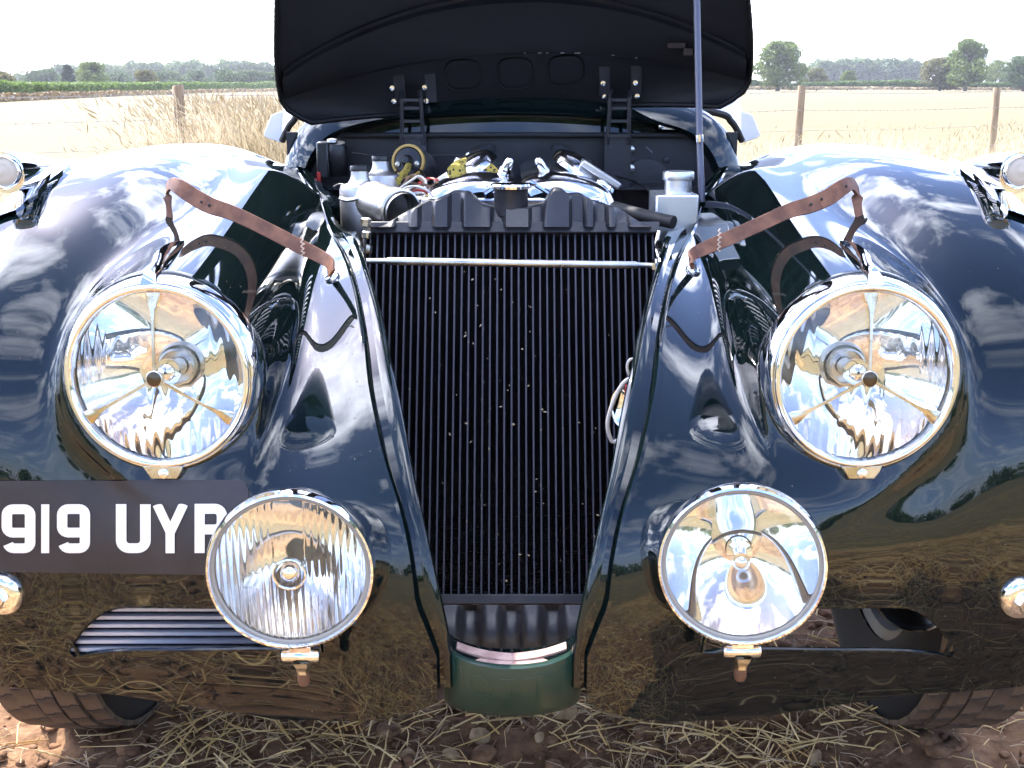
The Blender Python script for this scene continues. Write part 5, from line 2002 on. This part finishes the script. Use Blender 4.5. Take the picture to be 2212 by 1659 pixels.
tag(link_mesh('soil_crumbs', np_mesh('soil_crumbs', np.concatenate(VV), np.concatenate(FF), M['clod'])), 'crumbs and small clods of brown soil under the car', 'soil', kind='stuff')

# ------------------------------------------------------------------ dry grass along the fence
def grass(n, pos, hmin, hmax, wmin, wmax, lean, seed, heads=0.0, tuft=1):
    r = np.random.default_rng(seed)
    x, y = pos(r, n); n = len(x)
    h = r.uniform(hmin, hmax, n); w = r.uniform(wmin, wmax, n)
    a = r.uniform(0, 2 * math.pi, n)
    lx = r.normal(lean, 0.22, n) * h; ly = r.normal(0, 0.16, n) * h
    s = np.stack([np.cos(a), np.sin(a), np.zeros(n)], 1)
    o = np.stack([x, y, np.zeros(n) - 0.01], 1)
    V = []
    for t, k in ((0, 1.0), (0.4, 0.9), (0.75, 0.65), (1.0, 0.15)):
        c = o + np.stack([lx * t ** 1.8, ly * t ** 1.8, h * (t - 0.12 * t * t)], 1)
        V += [c - s * (w * k)[:, None], c + s * (w * k)[:, None]]
    V = np.stack(V, 1).reshape(-1, 3)
    base = np.arange(n)[:, None] * 8
    F = np.concatenate([base + np.array([[2 * k, 2 * k + 1, 2 * k + 3, 2 * k + 2]]) for k in range(3)])
    if heads > 0:
        sel = np.where(r.uniform(0, 1, n) < heads)[0]
        tip = o[sel] + np.stack([lx[sel], ly[sel], h[sel] * 0.88], 1)
        d = np.stack([lx[sel] * 1.6, ly[sel] * 1.6, h[sel] * 0.6], 1); d /= np.linalg.norm(d, axis=1)[:, None]
        s2 = s[sel]; q = np.cross(d, s2)
        hl = r.uniform(0.05, 0.13, len(sel)); hw = r.uniform(0.004, 0.009, len(sel))
        HV = []
        for t, k in ((0, 0.3), (0.4, 1.0), (1.0, 0.15)):
            c = tip + d * (hl * t)[:, None]
            for j in range(3):
                an = 2 * math.pi * j / 3
                HV.append(c + (s2 * math.cos(an) + q * math.sin(an)) * (hw * k)[:, None])
        HV = np.stack(HV, 1).reshape(-1, 3)
        hb = np.arange(len(sel))[:, None] * 9 + len(V)
        HF = np.concatenate([hb + np.array([[k * 3 + j, k * 3 + (j + 1) % 3, k * 3 + 3 + (j + 1) % 3, k * 3 + 3 + j]]) for k in range(2) for j in range(3)])
        V = np.concatenate([V, HV]); F = np.concatenate([F, HF])
    return V, F


def leaf_mat(name, c1, c2, scale=0.6):
    """leaves that let some light through"""
    m = noise_color(principled(name, c1, 0.55, Specular_IOR_Level=0.25), c1, c2, scale, 4)
    n, l, b = nodes(m)
    out = next(k for k in n if k.type == 'OUTPUT_MATERIAL')
    col = b.inputs['Base Color'].links[0].from_socket
    t = n.new('ShaderNodeBsdfTranslucent')
    l.new(col, t.inputs['Color'])
    mx = n.new('ShaderNodeMixShader'); mx.inputs[0].default_value = 0.45
    l.new(b.outputs[0], mx.inputs[1]); l.new(t.outputs[0], mx.inputs[2])
    l.new(mx.outputs[0], out.inputs['Surface'])
    return m


M['dry_grass'] = leaf_mat('dry_grass', (0.50, 0.41, 0.26), (0.68, 0.58, 0.41), 1.7)
F0, F1 = Vector((-2.82, 9.75)), Vector((6.40, 15.3))          # fence line: left post to right post
FD = (F1 - F0)


def along(t, off):
    n = Vector((-FD.y, FD.x)).normalized()
    return F0.x + FD.x * t + n.x * off, F0.y + FD.y * t + n.y * off


def strip(r, n):
    t = r.uniform(-1.6, 2.4, n); off = r.normal(-0.4, 0.75, n)
    k = (val_noise(t * 9, off * 1.1, 4) > 0.25) & (t > 0.02)
    x, y = along(t, off)
    return x[k], y[k]


def strip_low(r, n):
    t = r.uniform(-1.8, 0.05, n); off = r.normal(-0.6, 0.8, n)
    return along(t, off)


V, F = grass(6000, strip_low, 0.08, 0.30, 0.0022, 0.004, 0.0, 25, 0.12)
tag(link_mesh('thin_dry_grass', np_mesh('thin_dry_grass', V, F, M['dry_grass'])), 'thin dry grass at the foot of the fence, left of the nearest post', 'dry grass', kind='stuff')
V, F = grass(15000, strip, 0.15, 0.62, 0.0022, 0.005, 0.05, 21, 0.25)
tag(link_mesh('dry_grass', np_mesh('dry_grass', V, F, M['dry_grass'])), 'low strip of bleached dry grass along the wire fence', 'dry grass', kind='stuff')


def tall(r, n):
    x = np.where(r.uniform(0, 1, n) < 0.8, r.normal(-2.2, 0.40, n), r.uniform(-3.3, -1.4, n))
    return x, np.where(r.uniform(0, 1, n) < 0.8, r.uniform(9.7, 10.9, n), r.uniform(9.0, 9.6, n))


V, F = grass(5200, tall, 0.45, 1.06, 0.002, 0.0042, -0.16, 22, 0.55)
tag(link_mesh('tall_dry_grass', np_mesh('tall_dry_grass', V, F, M['dry_grass'])), 'tall clump of seeding dry grass beside the nearest fence post', 'dry grass', kind='stuff')


def bank(r, n):
    x = r.uniform(-9, 9, n); y = r.uniform(3.6, 9.5, n)
    return x, y


V, F = grass(9000, bank, 0.05, 0.28, 0.002, 0.004, 0.0, 23, 0.1)
tag(link_mesh('short_dry_grass', np_mesh('short_dry_grass', V, F, M['dry_grass'])), 'short sparse dry grass between the car and the fence', 'dry grass', kind='stuff')

# ------------------------------------------------------------------ fence
M['post'] = noise_color(principled('weathered_timber', (0.26, 0.17, 0.10), 0.85), (0.22, 0.15, 0.09), (0.42, 0.31, 0.20), 6, 8, stretch=(6, 6, 0.6), bump=0.4, bump_scale=40, bump_dist=0.006)
M['fence_wire'] = principled('galvanised_wire', (0.35, 0.34, 0.33), 0.45, 0.7)
posts = {-1: 'weathered fence post far beyond the sidelight', 0: 'nearest fence post standing in tall dry grass', 1: 'fence post hidden behind the open bonnet', 2: 'fence post right of the open bonnet, below the lone round tree', 3: 'fence post nearest the right edge of the photo'}
PT = {0: (0.0, 1.055, 0.018), 1: (0.335, 1.05, -0.01), 2: (0.668, 1.05, 0.012), 3: (1.0, 1.025, -0.02), -1: (-0.36, 1.05, 0.01), 4: (1.34, 1.05, 0.0)}
for k, (t, h, ln_) in PT.items():
    x, y = along(t, 0)
    mb = MB()
    secs = []
    r = 0.046
    for j, z in enumerate((-0.3, 0.2, 0.5, 0.8, h - 0.012, h)):
        rad_ = r * (1 + 0.03 * math.sin(7 * j + k)) * (0.88 if j == 5 else 1)
        secs.append([Vector((ln_ * z + rad_ * (1 + 0.05 * math.sin(3 * a + k)) * math.cos(a), rad_ * (1 + 0.05 * math.sin(3 * a + k)) * math.sin(a), z + (0.006 * math.cos(a + k) if j == 5 else 0))) for a in np.linspace(0, 2 * math.pi, 17)[:-1]])
    mb.loft(secs, closed=True, cap=True)
    if k in (4, -1): continue
    o = mb.build('fence_post', M['post'], angle=50); o.location = (x, y, 0)
    tag(o, posts[k], 'fence post', 'posts of the wire fence')
for zi, (z, lab) in enumerate(((0.98, 'topmost barbed wire strand of the fence'), (0.78, 'second barbed wire strand from the top of the fence'), (0.55, 'third wire strand from the top of the fence'), (0.30, 'lowest wire strand of the fence'))):
    mb = MB()
    ts = np.linspace(-1.2, 2.0, 60)
    pts = []
    for t in ts:
        x, y = along(t, -0.05); sag = 0.02 * math.sin(math.pi * ((t / 0.333) % 1))
        pts.append(Vector((x, y, z - sag)))
    mb.tube(pts, 0.0021, 5, cap=False)
    if zi < 2:
        for t in np.arange(-1.2, 2.0, 0.0115):
            x, y = along(float(t), -0.05); sag = 0.02 * math.sin(math.pi * ((t / 0.333) % 1))
            c = Vector((x, y, z - sag))
            mb.tube([c + Vector((-0.006, 0, -0.012)), c + Vector((0.006, 0, 0.012))], 0.0016, 4)
            mb.tube([c + Vector((0.008, 0, -0.009)), c + Vector((-0.008, 0, 0.009))], 0.0016, 4)
    tag(mb.build('fence_wire', M['fence_wire'], smooth=False), lab, 'fence wire', 'strands of the wire fence')

# ------------------------------------------------------------------ trees, hedges, woods
M['leaf_a'] = leaf_mat('leaves_mid', (0.095, 0.14, 0.028), (0.17, 0.22, 0.055), 0.5)
M['leaf_b'] = leaf_mat('leaves_dark', (0.055, 0.095, 0.032), (0.10, 0.15, 0.05), 0.3)
M['leaf_c'] = leaf_mat('leaves_conifer', (0.022, 0.045, 0.028), (0.04, 0.065, 0.035), 0.4)
M['leaf_far'] = leaf_mat('leaves_far_wood', (0.075, 0.12, 0.05), (0.13, 0.18, 0.075), 0.06)
M['leaf_olive'] = leaf_mat('leaves_olive', (0.12, 0.12, 0.045), (0.17, 0.16, 0.06), 0.4)
M['hedge'] = leaf_mat('hedge_leaves', (0.085, 0.14, 0.03), (0.15, 0.22, 0.06), 0.8)
M['bark'] = noise_color(principled('bark', (0.07, 0.05, 0.035), 0.9), (0.05, 0.035, 0.025), (0.10, 0.075, 0.05), 3)


def leaf_cards(c, nrm, size, r):
    """two-triangle leaf clumps at points c, roughly facing nrm"""
    n = len(c)
    a = r.normal(0, 1, (n, 3)); a -= nrm * (a * nrm).sum(1)[:, None]; a /= np.linalg.norm(a, axis=1)[:, None]
    b = np.cross(nrm, a)
    s = (size * r.uniform(0.6, 1.3, n))[:, None]
    bend = nrm * s * 0.25
    V = np.stack([c - a * s - b * s * 0.2 - bend, c + b * s * 0.6, c + a * s - b * s * 0.15 - bend, c - b * s * 0.7], 1).reshape(-1, 3)
    F = np.arange(n)[:, None] * 4 + np.array([[0, 1, 2, 3]])
    return V, F


def crown(centres, radii, per, size, seed):
    r = np.random.default_rng(seed)
    C, N = [], []
    for (c, rad_) in zip(centres, radii):
        d = r.normal(0, 1, (per, 3)); d /= np.linalg.norm(d, axis=1)[:, None]
        k = r.uniform(0.72, 1.06, per)[:, None]
        k *= (0.86 + 0.26 * val_noise(d[:, 0] * 3 + seed, d[:, 2] * 3 + d[:, 1] * 2, seed))[:, None]
        C.append(np.asarray(c) + d * k * np.asarray(rad_)); nn = d + r.normal(0, 0.55, (per, 3)); N.append(nn / np.linalg.norm(nn, axis=1)[:, None])
    C, N = np.concatenate(C), np.concatenate(N)
    return leaf_cards(C, N, size, r)


def tree(name, u0, u1, vt, vb, Y, mat, seed, label, shape='round', blobs=34, per=170, base_v=None, group='trees beyond the field'):
    """a tree filling the survey box u0..u1, vt..vb at distance Y"""
    a, b = at(u0, vb, Y), at(u1, vt, Y)
    cx, w, z0, z1 = (a.x + b.x) / 2, (b.x - a.x) / 2, a.z, b.z
    gz = -0.02 * 0
    h = z1 - z0; w *= 1.22
    root = empty(name, (cx, Y, z0))
    tag(root, label, 'tree', group)
    r = np.random.default_rng(seed)
    cs, rs = [], []
    for i in range(blobs):
        t = r.uniform(0.12, 1.0)
        if shape == 'round': env = math.sqrt(max(0, 1 - (2 * (t - 0.42) / 1.22) ** 2))
        elif shape == 'cone': env = (1 - t) * 0.95 + 0.12
        elif shape == 'peak': env = min(1, 1.25 * (1 - t) ** 0.75 + 0.16)
        else: env = 1 - 0.5 * t
        rad_ = w * r.uniform(0.26, 0.40) * (0.55 + 0.45 * env)
        ang = r.uniform(0, 6.28); q = math.sqrt(r.uniform(0, 1)) * max(0, w * env - rad_ * 0.75)
        zc = min(h * t, h - rad_ * 0.8)
        cs.append((q * math.cos(ang), q * math.sin(ang), max(zc, rad_ * 0.7))); rs.append((rad_, rad_, rad_ * 0.8))
    V, F = crown(cs, rs, per, w * 0.055, seed)
    link_mesh('crown', np_mesh('crown', V, F, mat), root)
    mb = MB(); tr_ = max(0.12, w * 0.055)
    mb.tube([(0, 0, -1.0), (0, 0, h * 0.2), (w * 0.05, 0, h * 0.45), (0, 0, h * 0.8)], [tr_ * 1.25, tr_, tr_ * 0.75, tr_ * 0.2], 8)
    for k in range(6):
        aa = k * 1.05 + seed
        mb.tube([(0, 0, h * (0.22 + 0.06 * k)), (w * 0.35 * math.cos(aa), w * 0.35 * math.sin(aa), h * (0.42 + 0.07 * k)), (w * 0.62 * math.cos(aa), w * 0.62 * math.sin(aa), h * (0.5 + 0.08 * k))], [tr_ * 0.5, tr_ * 0.3, tr_ * 0.08], 6)
    mb.build('trunk', M['bark'], root)
    return root


tree('oak_tree', 1625, 1741, 88, 188, 235, M['leaf_a'], 31, 'lone round oak just right of the open bonnet')
tree('tall_tree', 2034, 2148, 84, 188, 235, M['leaf_a'], 32, 'tall peaked tree, highest on the right', 'peak', 40)
tree('olive_tree', 1993, 2075, 122, 186, 240, M['leaf_olive'], 33, 'olive brown tree at the left foot of the tall peaked tree')
tree('oak_tree', 2170, 2260, 118, 186, 240, M['leaf_b'], 34, 'dark tree cut by the right edge of the photo')
tree('small_tree', 2128, 2178, 128, 178, 300, M['leaf_a'], 35, 'pale open tree between the tall peaked tree and the dark edge tree', per=90)
tree('small_tree', 1742, 1790, 146, 186, 260, M['leaf_olive'], 36, 'small pale tree at the foot of the lone round oak')
tree('small_tree', 1815, 1850, 152, 186, 262, M['leaf_a'], 47, 'small bushy tree in front of the far right wood')
tree('conifer', 122, 172, 138, 190, 190, M['leaf_c'], 37, 'dark conical conifer above the left hedge', 'cone', 30)
tree('broad_tree', 172, 232, 132, 192, 185, M['leaf_a'], 38, 'light green broad tree right of the dark conifer')
tree('oak_tree', -60, 34, 152, 205, 120, M['leaf_olive'], 39, 'brownish tree cut by the left edge of the photo')
tree('small_tree', 288, 336, 150, 190, 170, M['leaf_olive'], 40, 'small dark bush tree above the tall dry grass')
for i, (u0, u1, vt) in enumerate(((45, 100, 150), (86, 135, 146), (228, 290, 150), (330, 400, 152), (395, 450, 150), (455, 520, 148), (515, 570, 150), (555, 615, 154))):
    tree('wood_edge_tree', u0, u1, vt, 190, 260, M['leaf_b'] if i % 2 else M['leaf_far'], 50 + i, ['grey green bush left of the dark conifer, lowest there', 'rounded tree touching the dark conifer on its left', 'low tree beside the light green broad tree', 'rounded tree just right of the small dark bush tree', 'second rounded tree right of the small dark bush tree', 'third rounded tree right of the small dark bush tree', 'fourth rounded tree right of the small dark bush tree', 'rounded tree half hidden by the left edge of the bonnet'][i], blobs=22, per=120, group='trees along the edge of the left wood')


def wood(name, us_, vs_top, vb, Y, mat, seed, label, nb=130, per=150, size=0.5):
    r = np.random.default_rng(seed)
    cs, rs = [], []
    for i in range(nb):
        u = r.uniform(us_[0], us_[-1]); vt = float(np.interp(u, us_, vs_top)) + 3 * math.sin(u * 0.13) + 2 * math.sin(u * 0.31 + seed)
        top = at(u, vt, Y); bot = at(u, vb, Y)
        rad_ = (top.z - bot.z) * r.uniform(0.22, 0.34)
        zc = r.uniform(bot.z + rad_ * 0.5, top.z - rad_ * 0.75) if i % 3 else top.z - rad_ * r.uniform(0.75, 1.0)
        cs.append((top.x, Y + r.uniform(-1, 3) * rad_, zc)); rs.append((rad_ * 1.1, rad_, rad_ * 0.85))
    V, F = crown(cs, rs, per, size, seed)
    tag(link_mesh(name, np_mesh(name, V, F, mat)), label, 'wood', kind='stuff')


wood('left_wood', [20, 60, 130, 250, 330, 420, 470, 560, 640], [165, 160, 140, 138, 133, 128, 127, 136, 138], 192, 420, M['leaf_far'], 61, 'long grey green wood on the skyline left of the bonnet', 240, 130, 0.75)
wood('right_wood', [1740, 1780, 1830, 1900, 1960, 2010], [146, 132, 127, 126, 128, 132], 190, 480, M['leaf_far'], 62, 'blue green wood on the skyline right of the lone round oak', 150, 130, 0.8)
wood('far_right_wood', [2130, 2180, 2300, 2500], [150, 146, 140, 135], 190, 330, M['leaf_b'], 63, 'dark wood behind the trees at the right edge', 60, 120, 0.6)


def hedge(name, pts, mat, seed, label, n, size, w):
    """pts: (u, v_top, v_bottom, distance)"""
    r = np.random.default_rng(seed)
    t = r.uniform(0, len(pts) - 1.001, n); i = t.astype(int); f = t - i
    A = np.array([[*at(u, vt, Y), at(u, vb, Y).z] for u, vt, vb, Y in pts])
    B = A[i] * (1 - f)[:, None] + A[i + 1] * f[:, None]
    k = r.uniform(0, 1, n) ** 0.7
    bump = 1 + 0.18 * (val_noise(t * 9, t * 0 + 1, seed) - 0.5) + 0.12 * (val_noise(t * 31, t * 0 + 2, seed) - 0.5)
    z = B[:, 3] + (B[:, 2] - B[:, 3]) * k * bump
    ex = r.normal(0, 1, n); ew = w * (1 - 0.45 * k ** 3)
    C = np.stack([B[:, 0] + r.normal(0, size, n), B[:, 1] + np.clip(ex, -1.2, 1.2) * ew, z], 1)
    N = r.normal(0, 0.6, (n, 3)) + np.stack([0 * ex, np.sign(ex), k * 1.2], 1); N /= np.linalg.norm(N, axis=1)[:, None]
    V, F = leaf_cards(C, N, size, r)
    o = link_mesh(name, np_mesh(name, V, F, mat))
    tag(o, label, 'hedge')
    return o


hedge('field_hedge', [(-260, 172, 212, 62), (0, 175, 203, 84), (250, 178, 197, 130), (450, 177, 194, 190), (640, 176, 193, 260)], M['hedge'], 71, 'trimmed green hedge along the left side of the field', 26000, 0.16, 0.6)
hedge('field_hedge', [(1620, 172, 188, 246), (1690, 180, 189, 246), (1830, 176, 189, 248), (1960, 173, 189, 248), (2060, 177, 190, 250), (2240, 178, 191, 250), (2500, 178, 192, 252)], M['hedge'], 72, 'bushy green hedge along the far right side of the field', 22000, 0.28, 0.9)
M['bank_grass'] = noise_color(principled('bank_grass', (0.34, 0.25, 0.14), 0.8), (0.24, 0.17, 0.10), (0.45, 0.35, 0.20), 0.9, 4)
hedge('bank_grass', [(-260, 212, 240, 58), (0, 201, 222, 78), (250, 195, 210, 120), (450, 192, 201, 176), (640, 190, 197, 240)], M['bank_grass'], 73, 'strip of dead brown grass under the left hedge', 9000, 0.12, 0.7)
bpy.data.objects['bank_grass']['category'] = 'dead grass'
hedge('verge_grass', [(1600, 186, 193, 240), (1850, 187, 193, 240), (2240, 189, 194, 242), (2500, 189, 195, 244)], M['bank_grass'], 74, 'pale dead grass under the far right hedge', 7000, 0.22, 0.8)
bpy.data.objects['verge_grass']['category'] = 'dead grass'
# the tree line behind the photographer, seen in the paintwork
V, F = [], []
r = np.random.default_rng(90)
cs, rs = [], []
for i in range(150):
    a = R(r.uniform(185, 355)); d = r.uniform(110, 150); rad_ = r.uniform(3, 6)
    hgt = 5.5 + 4 * math.sin(a * 9) + r.uniform(-1.5, 2)
    cs.append((math.cos(a) * d, math.sin(a) * d, max(rad_ * 0.7, hgt - rad_))); rs.append((rad_ * 1.4, rad_ * 1.4, rad_))
V, F = crown(cs, rs, 120, 0.9, 91)
tag(link_mesh('tree_line', np_mesh('tree_line', V, F, M['leaf_b'])), 'dark tree line across the field, seen reflected in the paintwork', 'wood', kind='stuff')

# ------------------------------------------------------------------ summer haze over the fields
mb = MB(); mb.box((0, 700, 29), (5200, 4200, 60))
M['haze'] = bpy.data.materials.new('haze'); M['haze'].use_nodes = True
hn, hl = M['haze'].node_tree.nodes, M['haze'].node_tree.links
hn.clear()
ho = hn.new('ShaderNodeOutputMaterial'); hv = hn.new('ShaderNodeVolumePrincipled')
hv.inputs['Color'].default_value = (0.93, 0.95, 1.0, 1); hv.inputs['Density'].default_value = 0.00030; hv.inputs['Anisotropy'].default_value = 0.3
hl.new(hv.outputs[0], ho.inputs['Volume'])
HZ = mb.build('haze', M['haze'], smooth=False)
tag(HZ, 'thin pale summer haze over the distant fields', 'haze', kind='stuff')
